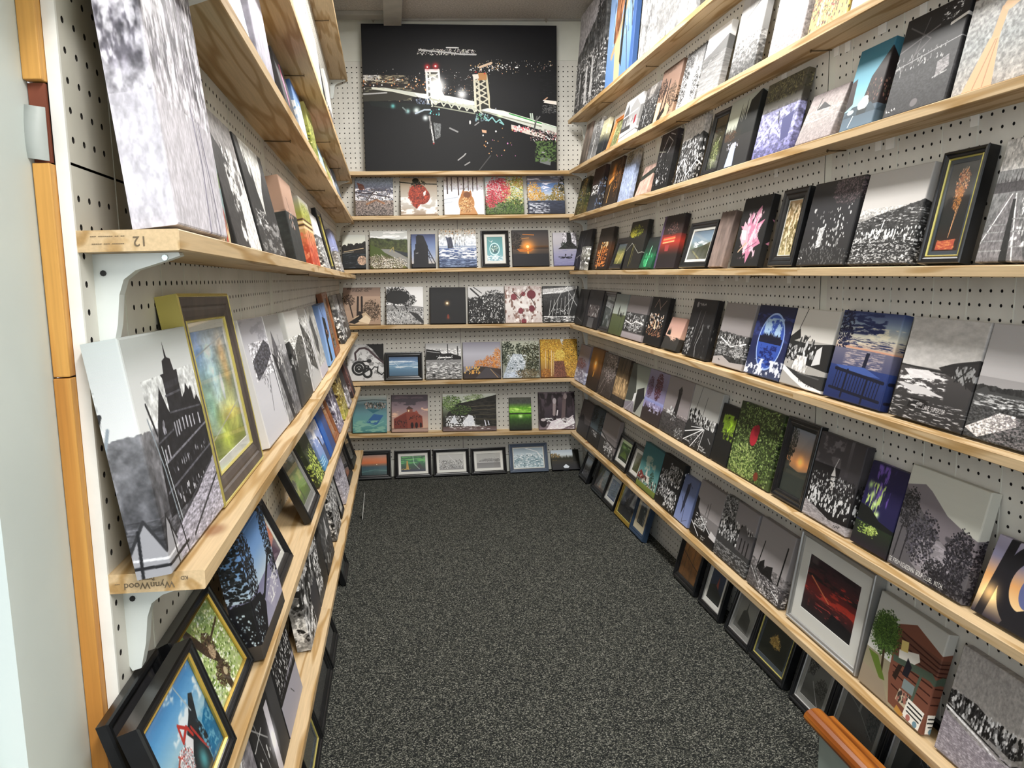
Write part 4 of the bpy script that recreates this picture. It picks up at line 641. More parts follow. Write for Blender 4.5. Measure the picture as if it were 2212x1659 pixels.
R37|R|S3|-69.8|7.0|8.3|c|black and white canvas of a crowd of musicians in costume|S 0 0 100 34 b8b4b0 c8c4c0;H 34 26 4 8 4 2 .5;K 0 34 100 98 330 3 f 2 8 d 1;L f 2.4 0 80 30 60 60 90 100 70;N * .3 30
R38|R|S3|-77.1|5.0|7.8|fk|black frame around a dark woodland waterfall on the third right shelf|S * 4a4434 3c3c24 2a2e20;L a8a890 5 60 40 40 60 36 96;B 40 70 30 26 160 6a7a40 34401c a8b070;B 70 20 26 20 90 5a4c2c 3a3420
R39|R|S3|-84.9|7.6|8.0|c|canvas of black spruces beside a still lake under a pale sky|S 0 0 100 56 a8aca0 c0c4b0 909488;T 40 100 60 50 1c1e1c;T 0 60 56 18 24241e;P 1c1e1c 70 10 100 0 100 60 60 60;S 0 56 100 100 2a2826 222224;B 20 52 24 8 90 5a3c24 3a2c20;P a8b8e0 26 98 34 66 50 64 54 98;K 20 62 60 74 30 1.6 ccd
R3a|R|S3|-94.3|8.0|7.9|c|canvas of a purple-blue frosty shore with a boat, below the tan undersides|S * 5a5440 4a463c 7a78a8 8a88c0;B 50 14 50 16 240 54503a 3a3828 7a7450;S 0 40 100 100 8484b0 9c9cd0 5a5a90;N 0 36 100 100 .7 22;L c8c8e8 3 4 84 60 44 90 60;L b8b8e0 2 20 50 70 80;P 4a4c80 64 56 92 50 90 82 72 86;L 2a2c38 2 50 44 56 60
R3b|R|S3|-101.5|6.1|4.9|c|small wide canvas of a tiny roof on a hazy plain|S 0 0 100 40 8a7c7c a89c98;S 0 40 100 100 a09894 988c8c;P 2a2a2c 30 36 44 22 70 38;L 333 2 30 34 34 14;M d8d0cc 0 36 100 60 .55 10;N * .2 30
R3c|R|S3|-107.7|4.7|6.9|cd|thick teal canvas of an old city street with a white car|S * 2a6c84 4a94ac 8cd0e0 c8e8ec;P 2c1c1c 0 40 16 36 22 68 0 76;P 241a1c 52 64 60 40 84 22 100 10 100 80 46 76;K 56 44 98 72 40 2 8a5c50 443;S 0 76 100 100 4a5c6c 5a7488;P 3c4c58 24 72 80 72 100 84 0 84;E e8ecdc 56 72 16 7;E f8fcec 58 66 10 4;P 2a3438 42 78 72 78 70 84 44 84;L dee 2 26 96 34 84;E c8d8dc 22 78 10 3
R3d|R|S3|-116.1|7.0|7.5|cd|large black canvas of miners beside timber framing on the third right shelf|S * 1c1a1c 262628 343436 2a2a2c;L 6a6668 1.4 0 34 60 20;L 5a5658 1.2 10 10 50 30 20 46;L 5a5658 1.2 40 8 26 50;K 0 40 80 54 60 2 bbb 5 888;L 888 1 10 50 14 66;M e 60 4 90 20 .56 9;L d8d4d0 3 78 24 100 20;L 999 .8 0 50 100 40;P 8a8688 72 58 88 54 92 66 74 74;L 999 1.4 60 74 90 70;S 0 60 70 100 3a3a3c 2c2c2e;N 0 50 100 100 .5 40;E 6a6668 50 92 6 4;U d8d8d8 4 4 93 22
R3e|R|S3|-123.9|7.2|8.2|cd|canvas of a woman in an orange gown on rippled gray, upper right|S * 6a5440 9a8c80 a8a49c a0a0a0;S 0 0 100 22 6a4c3c 4a3830;S 0 22 100 100 a8a4a0 989c9c a8a098;N 0 20 100 100 .4 34;P e8b080 34 60 46 58 52 100 14 100;P d8a878 40 36 50 34 46 60 36 60;E e0b484 50 36 8 5;L e0b488 4 54 38 66 34;L b8845c 1 42 62 28 98;L b8845c 1 44 62 40 98
R41|R|S4|-12.8|10.5|8.3|c|black canvas with faint white hands, back corner at eye level|S * 2c2a2c 1c1c1e 1a1a1c;L 8a8888 1 30 20 40 60;L a8a4a4 1.4 10 70 40 62 60 80;L 777 1 60 10 40 50;L 999 1.2 20 66 30 90
R42|R|S4|-16.0|4.3|4.7|c|small curling silvery snapshot leaning on the corner canvas|S * 787874 98988c 4a4a44 a8a8a0;M f * .55 10;N * .4 8
R43|R|S4|-28.3|9.2|7.9|c|black canvas with orange streetlights reflected on wet ground|S * 302820 2c2420 5a3418 3a2418 241c18;K 30 34 80 50 40 3 f0a040 fff0c0;L f8b060 5 34 50 28 96;L e87828 5 50 50 44 90;L c86020 4 64 50 60 84;M f89040 10 50 90 96 .5 6 20;S 0 0 100 34 2c2622 342a22
R44|R|S4|-37.3|6.9|5.6|fk|black frame around a small landscape of a yellow field|S * 5a6c84 5a6858 a8a048 c8b858 5a6428;L e8dc80 6 40 98 70 40;B 80 40 20 12 60 d8c060 4a5428
R45|R|S4|-47.5|8.7|7.9|c|black canvas of a yellow-green tree above faint road lines|S * 26241e 24231f 222220;B 40 22 38 13 160 8a9020 5a6018 b0b838 343818;B 26 26 20 8 60 a8a028;L 8a8a80 1.4 0 62 30 46 80 68 100 66;L 7a7430 2.4 34 94 42 50;L 5a5428 2 44 90 50 50
R46|R|S4|-53.1|5.4|5.0|c|small canvas of a green aurora streak|S * 26282a 1e3028 186840 144c34;P 20b868 44 96 50 30 62 96;L a0f8c8 3 52 30 54 96;M 30a060 20 50 100 100 .5 8 4
R47|R|S4|-63.1|8.3|7.7|c|black canvas of a red sunset with a purple border|S * 2a2026 241e20 c03020 28201e 241c22;S 8 0 100 36 221c1e 3a2824;B 56 26 26 12 100 4a3c3c 8a6058 241c1c;P d84030 20 42 76 40 76 50 18 54;L ff9050 2 20 46 76 44;L f8b070 2 20 52 74 50;P a83838 34 56 56 56 54 68 38 68;S 0 0 8 100 5a4468 4a3c60;L 7a5c88 1 10 0 8 100
R48|R|S4|-74.1|8.9|6.1|fkw2|black frame around a blue sky over a green mountainside|S * 6a8094 8aa4b8 5a6c50 3c4434;M dde4ea 10 34 90 60 .55 4;P 444c38 0 66 60 54 100 40 100 100 0 100;L 8a8850 3 20 70 60 96
R49|R|S4|-79.1|4.0|6.8|cd|plain dusty rose canvas turned edge on, left of the pink leaf|S * 6a5850 7c6a62 8a766c;N * .3 5 3;L 9a8678 1 40 40 30 90
R4a|R|S4|-88.2|6.7|7.8|cd|black canvas of one pink maple leaf|S * 161616 1a1a1a;P c87898 70 14 76 30 66 40 92 34 72 54 94 68 70 74 56 96 48 80 40 84 32 60 20 48 8 40 30 42 44 20 48 40 60 20;P d8a8b8 20 34 40 44 52 78 36 74 14 58;M e8b8c8 20 20 84 90 .52 9;L f0e0d8 1.6 38 80 60 56 72 20;L 8a4060 1 44 76 80 66;L c8a888 3 20 78 42 66;P e8e0d8 14 46 34 48 38 62 22 60
R4b|R|S4|-95.6|5.0|7.8|fk3|black ridged frame around a golden shimmering photo|S * c8a070 a88c5c 8a7c4c c8b880;M f8e0b8 * .5 9 14;L f0e0c8 6 60 10 40 40 36 70 50 98;M 6a5c2c * .58 8 12
R4c|R|S4|-104.5|8.0|7.8|cd|black canvas of a cave crowd with one white dress|S * 34302f 26262a 2a292a 242424;B 74 14 30 16 200 5a4c50 3a3236 6a5c60;K 14 30 90 80 60 2.6 bbb 777 ddd;P c8c8c8 34 56 44 54 44 78 34 80;N 28 54 50 80 .6 20;K 0 80 100 98 90 1.6 666;U e8e8e8 4 3 90 14
R4d|R|S4|-113.1|8.0|7.7|cd|canvas of a hillside mining town under a huge gray sky|S 0 0 100 46 b8b4b0 c4c0bc d8d4d0;H 54 36 3 5 3 2 .9;S 0 78 100 100 2 3;K 0 62 100 76 120 2 f d 4 2;M c 0 70 100 100 .52 34 30;M b 0 42 100 62 .58 20 20;L e 1.4 46 54 44 66;K 20 64 70 72 26 2.6 f;N 0 40 100 100 .5 40
R4e|R|S4|-118.5|4.4|8.1|fkg|tall black and gold frame around an orange firework over water|S * 1c2224 241e1c 1e2220 3a241c;G c06020 54 34 22;G d88040 52 18 14;B 54 22 24 16 120 e88848 a85024 f8c090;B 50 40 16 14 70 d08838 a05c28;L f8b878 2 50 84 56 50;L f0a060 1.4 50 84 62 48;P c85038 10 88 80 86 80 98 10 98;M f09050 8 86 86 98 .5 9 16
R4f|R|S4|-124.1|4.1|8.1|cd|canvas of railroad tracks running to a dark wood, far right at eye level|S 0 0 100 26 c8c4c0 d0ccc8;S 0 26 100 100 8 5;T 0 100 44 16 343030;S 0 36 100 44 383436 484446;P 7c787a 36 46 50 46 100 100 0 100 0 80;L e 2 42 46 0 86;L e 2.4 50 46 76 100;P 2 46 50 52 50 66 100 50 100;L 9 1.6 10 70 44 70;L 9 1.6 6 76 46 76;L 9 1.6 2 83 48 83;L 9 1.6 0 91 50 91;L 9 1.6 56 66 86 66;L 9 1.6 60 76 96 76;L 9 1.6 64 88 100 88;M f 60 40 100 90 .54 12;N * .4 40
R51|R|S5|-10.0|7.6|7.5|c|dark leaning canvas of a sail in the back corner, fifth row|S * 3a3636 2c2a2a 222;P 111 40 10 90 60 60 90;L 888 1 30 80 90 90
R52|R|S5|-21.4|10.6|7.6|c|dark canvas with two small gray images, second from the back corner|S * 3a3638 2c2a2c 26262a;S 20 40 90 70 585050 706868;K 20 40 90 70 20 4 bbb 222;S 30 74 70 100 5a5a5c 6c6c6e
R53|R|S5|-29.7|7.2|7.6|fk|narrow black frame of dim water, between dark canvases by the corner|S * 3a4444 56605c 3a443c;M 98a0a0 * .55 6
R54|R|S5|-37.4|7.6|7.3|c|canvas of a lone tower on a green plain|S 0 0 100 50 7c8888 9aa29c b0b8ac;S 0 50 100 100 5c6440 54603a 4a542c;P 3a3c34 44 54 46 34 52 26 54 34 54 54;K 60 44 90 54 20 3 222;L 3a4030 2 84 54 80 90
R55|R|S5|-48.6|10.7|7.3|c|black and white canvas of a mill and a boat landing|S 0 0 100 40 8a8282 7c7474;S 0 40 100 84 4 3;K 4 42 96 78 180 3 d 2 8 1 b;L e 1.8 6 60 40 66 60 58 96 62;M b 30 60 80 84 .5 20;S 0 86 100 100 a8a0a4 988f94
R56|R|S5|-57.5|7.6|7.4|cd|black canvas of golden lights like a lit street at night|S * 1c1a1a 141414 161414;L c8a898 1.4 24 22 40 4 60 26;L b89888 1.2 60 22 84 6;K 10 34 90 66 90 2.6 f8d8b8 e8a878 fff;P f8d8b0 44 66 48 44 56 66;K 6 66 94 80 60 2 d89868 c86;N * .2 20
R57|R|S5|-64.0|5.8|4.8|c|small canvas of a pink sunset behind a pine island|S 0 0 100 60 b88c7c c89888 e0b098;P 34302c 0 58 30 62 50 70 80 60 100 64 100 100 0 100;T 10 30 56 24 1c201c;M e8b8a0 40 56 80 74 .5 8;S 0 72 100 100 383430 2c2c2a
R58|R|S5|-74.6|7.9|7.7|cd|black canvas of sailors on a mast with faint white lettering|S * 222022 1a191a 1c1c1e;E 8c8888 22 10 4 5;U c8c4c0 5 30 9 60;L 7c7878 .8 40 20 26 90;L 6c6868 .8 60 20 44 80;K 4 50 30 96 60 3 888 bbb 3;L 888 2 60 60 50 80 56 98;M 666 40 40 100 100 .6 8 4
R59|R|S5|-85.0|8.1|7.6|c|canvas of a bare mining village under a flat gray sky|S 0 0 100 48 8c8482 969090;H 46 50 3 8 4 3 .8;K 0 50 90 66 90 2.8 c 2 e 6;L e 1.8 10 56 50 68 96 60;M a 0 62 100 84 .5 20;B 76 74 18 10 120 c 4 8;P b0a8a4 0 88 30 84 60 92 100 90 100 100 0 100;L 2 1 20 90 24 92
R5a|R|S5|-93.6|7.9|7.7|c|indigo canvas with an oval mirror of blue lake and trees|S * 141838 1c2458 1a2250 3a4464;M 2c3a80 0 10 100 50 .5 5;E 2c50b8 54 50 33 38;M a8ccf0 28 16 80 44 .4 4;P 0c1030 22 43 85 45 84 53 22 52;T 28 80 46 9 0c1028;M 10206c 30 54 78 84 .5 7 9;O 9ab8f0 54 50 34 39 1.2;M e8ecf8 0 74 100 100 .52 12 4
R5b|R|S5|-101.6|7.7|7.7|cd|canvas of five women seated on a boat bow|S 0 0 100 40 d0ccc4 d8d4cc;L 2 1 28 0 18 26;P 2 0 38 20 26 26 38 0 46;L f 2 0 46 20 46;K 22 33 60 42 9 4 3 2 4;P 2 0 42 60 44 100 40 100 74 0 66;K 20 44 66 60 24 5 c e 9 3;P e8e4e0 26 60 52 60 56 80 22 80;N 20 58 60 82 .6 20 4;P d 70 50 80 44 84 66 66 70;K 0 48 30 72 30 2.6 9 2 d;P 3 0 76 50 82 100 80 100 100 60 98;L f0 6 0 78 30 88 60 96 100 100;L 5 1.4 40 82 90 84;U 2 4 46 90 66;U 2 4 66 94 90
R5c|R|S5|-110.5|8.4|7.9|cd|deep blue canvas of a wooden deck rail over a sunset lake|S 0 0 100 42 2c3c74 8ca0b8 e0dcc8 c8a890;M 1c2a60 0 0 80 26 .42 5 8;M f4ecd0 20 16 100 36 .55 4;M 2a3460 10 28 100 40 .5 8 14;B 12 22 14 24 160 14183a 1c2248;S 0 42 100 62 6a6880 4a4c70;M b8a8a8 20 42 90 62 .5 8 34;L d89878 1.2 20 40 100 42;P 10142e 58 44 64 44 62 60 70 72 52 72 56 60;S 0 62 100 100 22387c 1c2f6c 14245c;P 3c58a8 10 62 60 60 90 68 30 68;L 0c1028 3 12 66 96 72;L 0c1028 2.6 8 88 96 92;L 0c1028 3 34 66 32 96;L 0c1028 3 70 70 68 98;L 0c1028 1 16 67 14 88;L 0c1028 1 21 67 19 88;L 0c1028 1 26 67 24 88;L 0c1028 1 40 68 38 89;L 0c1028 1 45 68 43 89;L 0c1028 1 50 69 48 90;L 0c1028 1 55 69 53 90;L 0c1028 1 60 69 58 90;L 0c1028 1 65 70 63 90;L 0c1028 1 76 71 74 91;L 0c1028 1 81 71 79 91;L 0c1028 1 86 71 84 91;L 0c1028 1 91 72 89 91
R5d|R|S5|-119.7|8.0|7.9|cd|canvas of surf breaking beside a wooden pier, right end of its shelf|S 0 0 100 50 bcb8b4 c8c4c0;N 0 0 100 50 .12 12;S 0 48 100 100 4a4646 3a3838 2c2a2a;L 2 1 0 48 60 50;P 2a2828 52 46 70 40 100 34 100 62 86 56 60 50;L 2 1.4 60 44 100 36;K 72 42 100 56 30 3 9 8;L 2 1 70 42 80 56;L 2 1 80 42 92 60;L 2 1 92 42 76 56;P e8e4e4 6 52 40 50 60 56 20 60;M f4f0f0 0 50 70 76 .5 9 20;P d8d4d4 0 66 40 66 66 72 30 74;P 1c1a1a 26 78 50 78 54 88 24 88;M c8c4c4 0 78 100 100 .57 12 20;A e8e4e4 4.2 36 83 21.__LAKE_SUPERIOR
R5e|R|S5|-126.6|6.7|7.9|cd|canvas of a dark rocky shore with a log, cut by the photo's right edge|S 0 0 100 46 b0acac bcb8b8;S 0 46 100 60 a09c9c a8a4a4;H 54 52 3 6 3 2 .7;P 4 0 60 14 54 20 58 100 58 100 100 0 100;M c 0 60 80 72 .5 10 20;N 30 62 100 100 .9 26;P d8d0cc 0 92 40 74 60 74 64 82 20 98;N 0 72 70 100 .9 30;M 8a8284 30 74 100 100 .5 30
R61|R|S6|-11.4|8.8|7.9|c|misty lavender canvas of red trees by a frozen river, back corner|S * 9890a0 8a8494 7a7490 98a0c0;B 40 50 44 14 140 6a3438 50384c 8a5c64;M d8dcf0 0 62 100 100 .5 6
R62|R|S6|-21.4|8.5|8.2|c|brown canvas of an orange sun over its reflection|S * 7a5030 9a6428 6a4020 3c2c22 2c2422;G f8a030 50 38 22;E ffe8a0 50 36 5 5;L f0a030 5 50 58 48 70;S 0 70 100 100 3c2c24 2c2422
R63|R|S6|-31.1|9.0|8.1|c|canvas of pale blossoms on brown twigs|S * 6a6260 5a504c 3c3430;B 60 30 40 34 260 b8aca8 4a3c38 8c807c;L a09490 1 10 90 60 30;L 988 1 30 96 70 40;N * .4 24
R64|R|S6|-38.6|6.9|8.1|c|canvas of a tawny mane of grass below dark trunks|S * 3a3028 6a5438 a8885c 8a6c4c;L 1c1814 4 40 0 36 26;L 1c1814 4 64 0 60 30;M e0b880 0 40 100 80 .48 26 5;S 0 84 100 100 3c3430 2c2a28;N * .4 20 6
R65|R|S6|-48.8|9.1|8.0|c|gray canvas of a cliff and pale sky over radiating light lines|S 0 0 100 56 788078 a0a89c c8ccc0;P 4a4e48 0 0 24 0 44 40 52 60 50 76 0 80;P e 44 60 56 56 52 90 38 92;P 2c2c2c 56 50 90 40 100 60 70 96 60 96;P 8a8490 0 84 50 76 60 100 0 100;L c8c4d0 1 46 76 10 100;L c8c4d0 1 48 76 36 100
R66|R|S6|-57.5|8.6|8.1|c|lavender canvas of a dark red tree mirrored in water|S * 8c84a0 7c7494 9890c0 8a84b8;B 60 28 18 26 280 4c1c24 6a242c 3c141c;B 20 34 14 22 120 5c3c50 4a2c40;L 2c1418 2 62 50 58 64;S 0 56 100 62 98a0d8 8a90d0;T 10 100 80 16 3c2c30;S 0 76 100 100 3c3030 342c2c;M c8c4e8 30 60 90 80 .55 9 5
R67|R|S6|-67.2|9.5|8.2|c|black and white canvas of a lone mine shafthouse|S 0 0 100 62 8c8484 988f90;P 2a2626 42 76 50 34 48 20 56 12 62 18 60 70;L 3a3636 2 48 20 62 24;K 20 54 44 76 30 4 d 8 c;S 0 66 100 100 4c4848 3a3838;N 0 60 100 100 .6 30;K 40 60 60 74 30 2 2 b;B 80 90 16 10 100 b 5 2
R68|R|S6|-76.6|9.2|8.2|c|black and white canvas of railroad men beside converging tracks|S 0 0 100 50 a8a8a4 b8b8b4;L 4 1 30 0 20 50;L 4 1 54 14 50 44;K 4 40 40 66 70 4 2 1 3 b;K 40 46 100 64 80 3.6 2 3 d;S 0 62 100 100 3 2;L e 1.4 60 64 0 80;L e 1.4 62 64 0 94;L e 1.6 64 64 30 100;L d 1.2 66 64 60 100;L c 1 20 68 60 62;K 24 76 60 96 60 1.4 c 8;L 9 1.4 84 74 94 80;U d 4 8 92 26;U d 4 60 92 84;U d 3 62 96 90
R69|R|S6|-81.5|4.7|7.2|cd|black canvas with a soft green glow beside the leafy canvas|S * 1c1a18 1e1e1a 1a1a18 181816;M 90b828 20 14 100 50 .38 5;G 98c820 70 34 26;M 7ca020 30 20 100 60 .5 8;S 0 66 100 100 1c1c1a 181816
R6a|R|S6|-92.1|10.2|8.3|cd|canvas of dense green leaves with a single red bloom|S * 2c3818 38461e 46562a;B 50 50 60 60 900 5a7430 2c3818 6c8440 1c2410 88a058 3c4c1e;B 30 80 34 26 260 8ca450 a8b868 4c6428;E c02030 46 40 9 14;E a01828 50 32 6 8;E 7a3420 70 90 5 6
R6b|R|S6|-99.0|6.3|8.5|fk|slate black frame around an orange dusk sky behind treetops|S * 7a8494 a89890 e89858 4a4c48 3c443c;B 12 20 18 26 100 1c221c 2a302a;P 3c423c 0 50 20 60 60 64 100 58 100 100 0 100;G f8a040 60 48 20;B 8 50 12 20 60 242a24
R6c|R|S6|-106.5|7.3|8.2|cd|canvas of uniformed men in rows below a striped monument|S * 3a363a 4c484c 201e20 141214;M 6a6468 0 0 60 36 .5 4;S 70 0 76 40 5c585c 4c484c;P 1c1a1c 0 36 60 34 60 60 0 60;P c8c4c0 44 44 48 34 54 44 56 60 46 60;L 1 1.4 44 46 56 44;L 1 1.4 44 51 56 49;L c 1 52 24 47 36;K 4 44 98 70 320 2.2 c 2 a 1 2 3;K 4 66 96 84 120 3.4 d c 2;P 9c9698 0 82 30 86 60 92 100 90 100 100 0 100;N 0 80 100 100 .4 20;U 2 4 52 90 80;U 2 3 74 95 88
R6d|R|S6|-112.2|4.9|7.3|c|violet and green aurora canvas reflected in a lake, right wall|S * 1c1840 241e54 1c1a48 141418;M 6c4cb0 20 0 70 50 .45 7 3;G a8d068 14 28 9;G b8e070 26 38 9;G c8f078 38 48 9;G d8f890 50 58 8;M c8e878 10 22 56 64 .52 12 4;P 141816 0 52 30 54 60 64 100 68 100 78 0 70;S 0 72 100 100 22301c 241c28;M 9ab84c 10 72 60 86 .52 12;B 50 78 16 5 50 c8e070 98b048
R6e|R|S6|-120.8|8.3|8.2|cd|large canvas of layered gray mountains behind pines with white lettering|S 0 0 100 50 c8c8bc d0d0c4;P 7c747a 0 20 24 14 34 18 60 34 80 40 100 44 100 80 0 70;P 5c585c 0 22 20 34 60 58 100 70 100 100 0 100;M 4c484c 40 50 100 78 .5 6 4;P 8a8488 30 62 60 58 84 68 70 78 50 96 30 88;M a8a0a8 36 60 80 90 .5 6 30;B 12 42 12 20 160 2c2a2e 3c3a3e 1c1a1c;B 36 62 20 24 260 3a383c 26242a 54505a;B 84 66 16 26 300 2c2a30 3c3840 1a181c;B 62 86 14 12 150 3c3a3e 242226;L 2c2a2e 1.4 8 60 6 90;L 2c2a2e 1.4 18 62 16 96;B 80 92 24 10 160 1c1a1e 2c2a30;A f0f0ec 4.4 2 92.5 IE_FROM_KEWEENAW_GOLF_CLUB._MICH.
R6f|R|S6|-126.7|5.0|5.6|cd|canvas of a black gate silhouette before a glowing orange and violet sky|S * a8a0b8 8c88a8 f0a860 f8d090 2c2838;L 1c1a20 14 30 0 14 100;O 1c1a20 70 46 34 40 9;E 5c6498 78 50 16 20;P 1c1a20 60 80 100 60 100 100 50 100;G f8c070 20 70 20
R71|R|S7|-13.2|8.7|7.3|c|dark gray canvas of small trees, back corner of lowest right shelf|S 0 0 100 50 5c5656 6c6464;P 2c2a2a 0 60 30 40 60 64 100 60 100 100 0 100;T 10 50 60 20 1c1a1a
R72|R|S7|-22.1|8.1|7.6|c|dark blue canvas of sky between silhouetted trees|S * 303c48 4a5c68 54646c 26282a;B 20 20 24 26 120 14181a 1c2224;B 84 40 18 30 120 181c1e 22282a;S 0 60 100 100 2c2c2c 242424;M b 20 62 80 76 .5 9
R73|R|S7|-32.3|9.9|7.6|c|rounded black and white canvas of a harbor with a breakwater|S 0 0 100 50 8c8484 988f8f;P a8a4a4 0 52 60 60 60 70 0 66;P 3c3a3a 0 60 40 62 100 84 100 100 0 100;L 3c3838 2.4 0 50 50 62 100 66;M e 30 66 90 86 .5 14;K 40 76 100 96 40 3 c 2
R74|R|S7|-40.2|7.7|5.7|fks|black frame of a green hillside on the lowest right shelf|S * 5a6450 4a5844 3c4434 2c3428;P 5c7430 10 80 40 40 70 50 90 80;M a8b4a0 0 0 100 30 .55 4
R75|R|S7|-46.6|5.6|5.8|fks|black frame of a pale meadow next to the teal barn canvas|S * 6a6c5c 8a8c70 5c6440 3c4428;B 70 60 20 16 60 6a6430 3c401c
R76|R|S7|-55.5|8.8|7.3|c|teal canvas of a little white church with red roof|S * 2c6c74 3a7c80 5c9490 8ca890;M 98ac9c 20 20 80 60 .5 4;P 8a3430 0 74 14 62 34 72 34 80 0 82;P d8d4c8 30 80 40 66 60 66 66 82;P c8c4b8 36 66 42 50 48 66;K 0 70 100 90 60 4 7a3c34 e8e0d0 3c3430;S 0 88 100 100 7c8c34 5c6c28;B 70 64 10 12 60 3c5c48 2c4438
R77|R|S7|-64.3|8.4|7.6|cd|black canvas of a dense lantern-lit crowd with tiny lettering|S * 141414 1a1a1a 161616;K 40 12 96 50 120 2.6 d 8 b;K 6 30 50 80 110 3 c 7 9;K 46 60 96 96 110 3 b 6 e;U c 3 4 82 16;U c 3 4 86 14
R78|R|S7|-69.3|4.9|6.5|c|periwinkle canvas of a bird perched on a bare branch|S * 5c6890 6c7cac 7484b8 8494c8;P 2c3044 34 20 50 10 56 26 50 66 40 84 34 56;L 2c3044 2 52 60 60 96;L 2c3044 1.6 20 48 36 60;L 2c3044 1.4 70 20 50 14 30 20;L 3c4054 1 60 96 90 86
R79|R|S7|-78.1|7.8|7.3|cd|black and white canvas of a train curving past a factory|S 0 0 100 56 8c8686 9c9696 a49e9e;P 1c1a1a 0 30 12 34 14 50 30 60 100 84 100 100 0 100;M d 10 58 60 84 .5 12 20;L e 1.6 30 62 90 84;L e 1.4 0 78 40 96;L 2a2828 1 48 34 46 56;L 2a2828 1 56 30 56 58;U d 3 50 92 66;U d 3 50 96 64;P d8d4d4 80 72 100 76 100 86 76 84
R7a|R|S7|-87.1|8.8|7.6|cd|black and white canvas of a street crowd below a church and hills|S 0 0 100 100 7c 4 3;S 40 0 100 40 8c8688 989294;B 14 16 24 24 220 2 8 3 b;L c 1.6 10 10 30 26;K 0 30 100 66 220 3.2 c 2 8 1 e;P 5c585a 60 36 72 26 84 40 100 34 100 70 60 70;L 2a2828 3 70 50 70 66;L 2a2828 3 80 50 80 68;L 2a2828 3 90 50 90 70;M 8 0 76 100 100 .5 20
R7b|R|S7|-95.2|7.5|7.8|cd|black and white canvas of an ore dock with tall stacks|S 0 0 100 60 989292 a09a9a;L 1 2 26 30 20 72;L 1 3 88 20 84 80;P 1c1a1a 26 60 36 54 40 66 46 60 62 56 64 70 90 84 90 92 20 70;S 0 74 100 100 4c484a 3c3a3c;P 5c5858 0 70 30 76 70 100 0 100;L b 1 4 74 50 100;L 8 1.4 10 72 66 100;M b8b4b4 30 74 100 100 .5 24;L e 1.6 74 86 96 92;N 0 60 100 100 .6 24
R7c|R|S7|-108.9|12.2|9.3|fsv|silver frame with wide white mat around a blood red sunset|S * 30242c 4c2028 882424 3c1c20 2a2428;M d83828 0 20 100 66 .52 5 9;M 281c22 0 0 100 40 .5 4 6;L f08050 1.6 10 36 50 62;M b83c38 10 60 90 90 .6 8 16;P 1c1a1e 60 74 100 80 100 100 50 100
R7d|R|S7|-117.6|8.2|8.2|cd|canvas of a brown clapboard store with a big green tree and stacked sign|S 0 0 100 60 bcbcb4 c4c4bc;S 0 60 100 100 8c8468 a89c7c;P 7c4834 36 20 60 10 100 22 100 100 50 96 40 70;P 6a4030 44 24 100 26 100 40 42 52;L 3c1810 1 44 24 100 30;L 3c1810 1 44 30 100 34;L 3c1810 1 44 36 100 38;L 3c1810 1 44 42 100 42;L 3c1810 1 44 60 98 62;L 3c1810 1 46 66 98 70;L 3c1810 1 48 78 98 82;L 3c1810 1 48 54 98 54;P 4c5c4c 40 50 94 42 100 46 100 52 94 50 42 56;L 4c5c4c 3 82 46 78 84;E 3c5a22 22 36 18 18;B 22 36 22 22 700 4c6c20 34501a 5c7c34 243c14;L 3c2c1c 3 26 54 30 74;P e8e4d8 46 42 72 34 76 40 70 46 48 50;P 2c1c14 50 56 56 54 52 72 46 70;P e0c870 46 32 56 30 58 40 48 42;P 1c1a24 60 44 68 50 66 62 58 62;P 7c8c8c 62 64 78 64 78 74 62 74;P c8b898 60 76 76 76 76 90 58 88;K 60 76 76 88 24 3 a86858 3c3430;P f4f0e4 74 78 98 80 96 99 72 97;L 222 1.2 76 82 96 84;L 222 1.2 76 86 96 88;L 222 1 76 90 94 92;E b86c60 80 95 3 3;E 6c94a8 90 96 3 3;P 5c7424 4 62 20 62 38 80 30 82;P 9c8c74 0 78 36 82 52 100 0 100;P c88c38 62 92 74 96 70 100 60 98
R7e|R|S7|-125.4|6.3|8.2|cd|canvas of a wharf crowd between gray sky and sea, bottom right corner|S 0 0 100 44 a8a4a0 b4b0ac;P 3c3a3a 0 42 40 40 100 52 100 62 40 58 0 54;K 0 42 100 60 200 3 2 8 d 1;L e 2.4 0 58 60 66 100 74;L 2 1.4 0 56 100 68;S 0 70 100 100 847c84 948c94;P 8c848c 0 62 100 76 100 100 0 100;M b8b0b8 0 64 100 100 .52 30 60;N * .2 40
R81|R|F|-14.4|6.6|6.0|fk|black frame on the carpet nearest the back right corner|S * 3c3c40 5c5c60 4c4c50;B 50 70 50 20 60 2c2c30 888
R82|R|F|-26.5|8.6|6.2|fk|black frame on the carpet with figures under autumn leaves|S * 4c5430 6c5c38 4c3824;P a87848 40 60 56 40 60 90 44 90;B 30 24 30 20 60 5c6c34 8c7c3c
R83|R|F|-34.0|7.4|6.2|fks|black frame on the carpet with a misty blue photo|S * 4c5c84 5c6c94 3c4868;L 2c3448 1.4 20 60 80 50;N * .3 8
R84|R|F|-44.2|9.0|7.0|fgd|gold frame on the carpet with a dark stormy picture|S * 34343c 3c3c44 24242c;M 8c8c94 * .6 6;N * .3 10
R85|R|F|-51.3|7.0|7.5|fcr|navy frame with a cream mat standing on the carpet|S * 4c5458 3c4448 343a3c;M 8c9494 * .55 6
R86|R|F|-73.1|7.8|8.5|fk|black frame on the carpet with an orange sunset behind reeds|S * 8c6434 b87830 a06428 6c4824;L 4c3018 1.6 0 50 60 64 100 70;L 3c2814 1 20 0 24 100;L 3c2814 1 60 0 64 100;N * .2 8
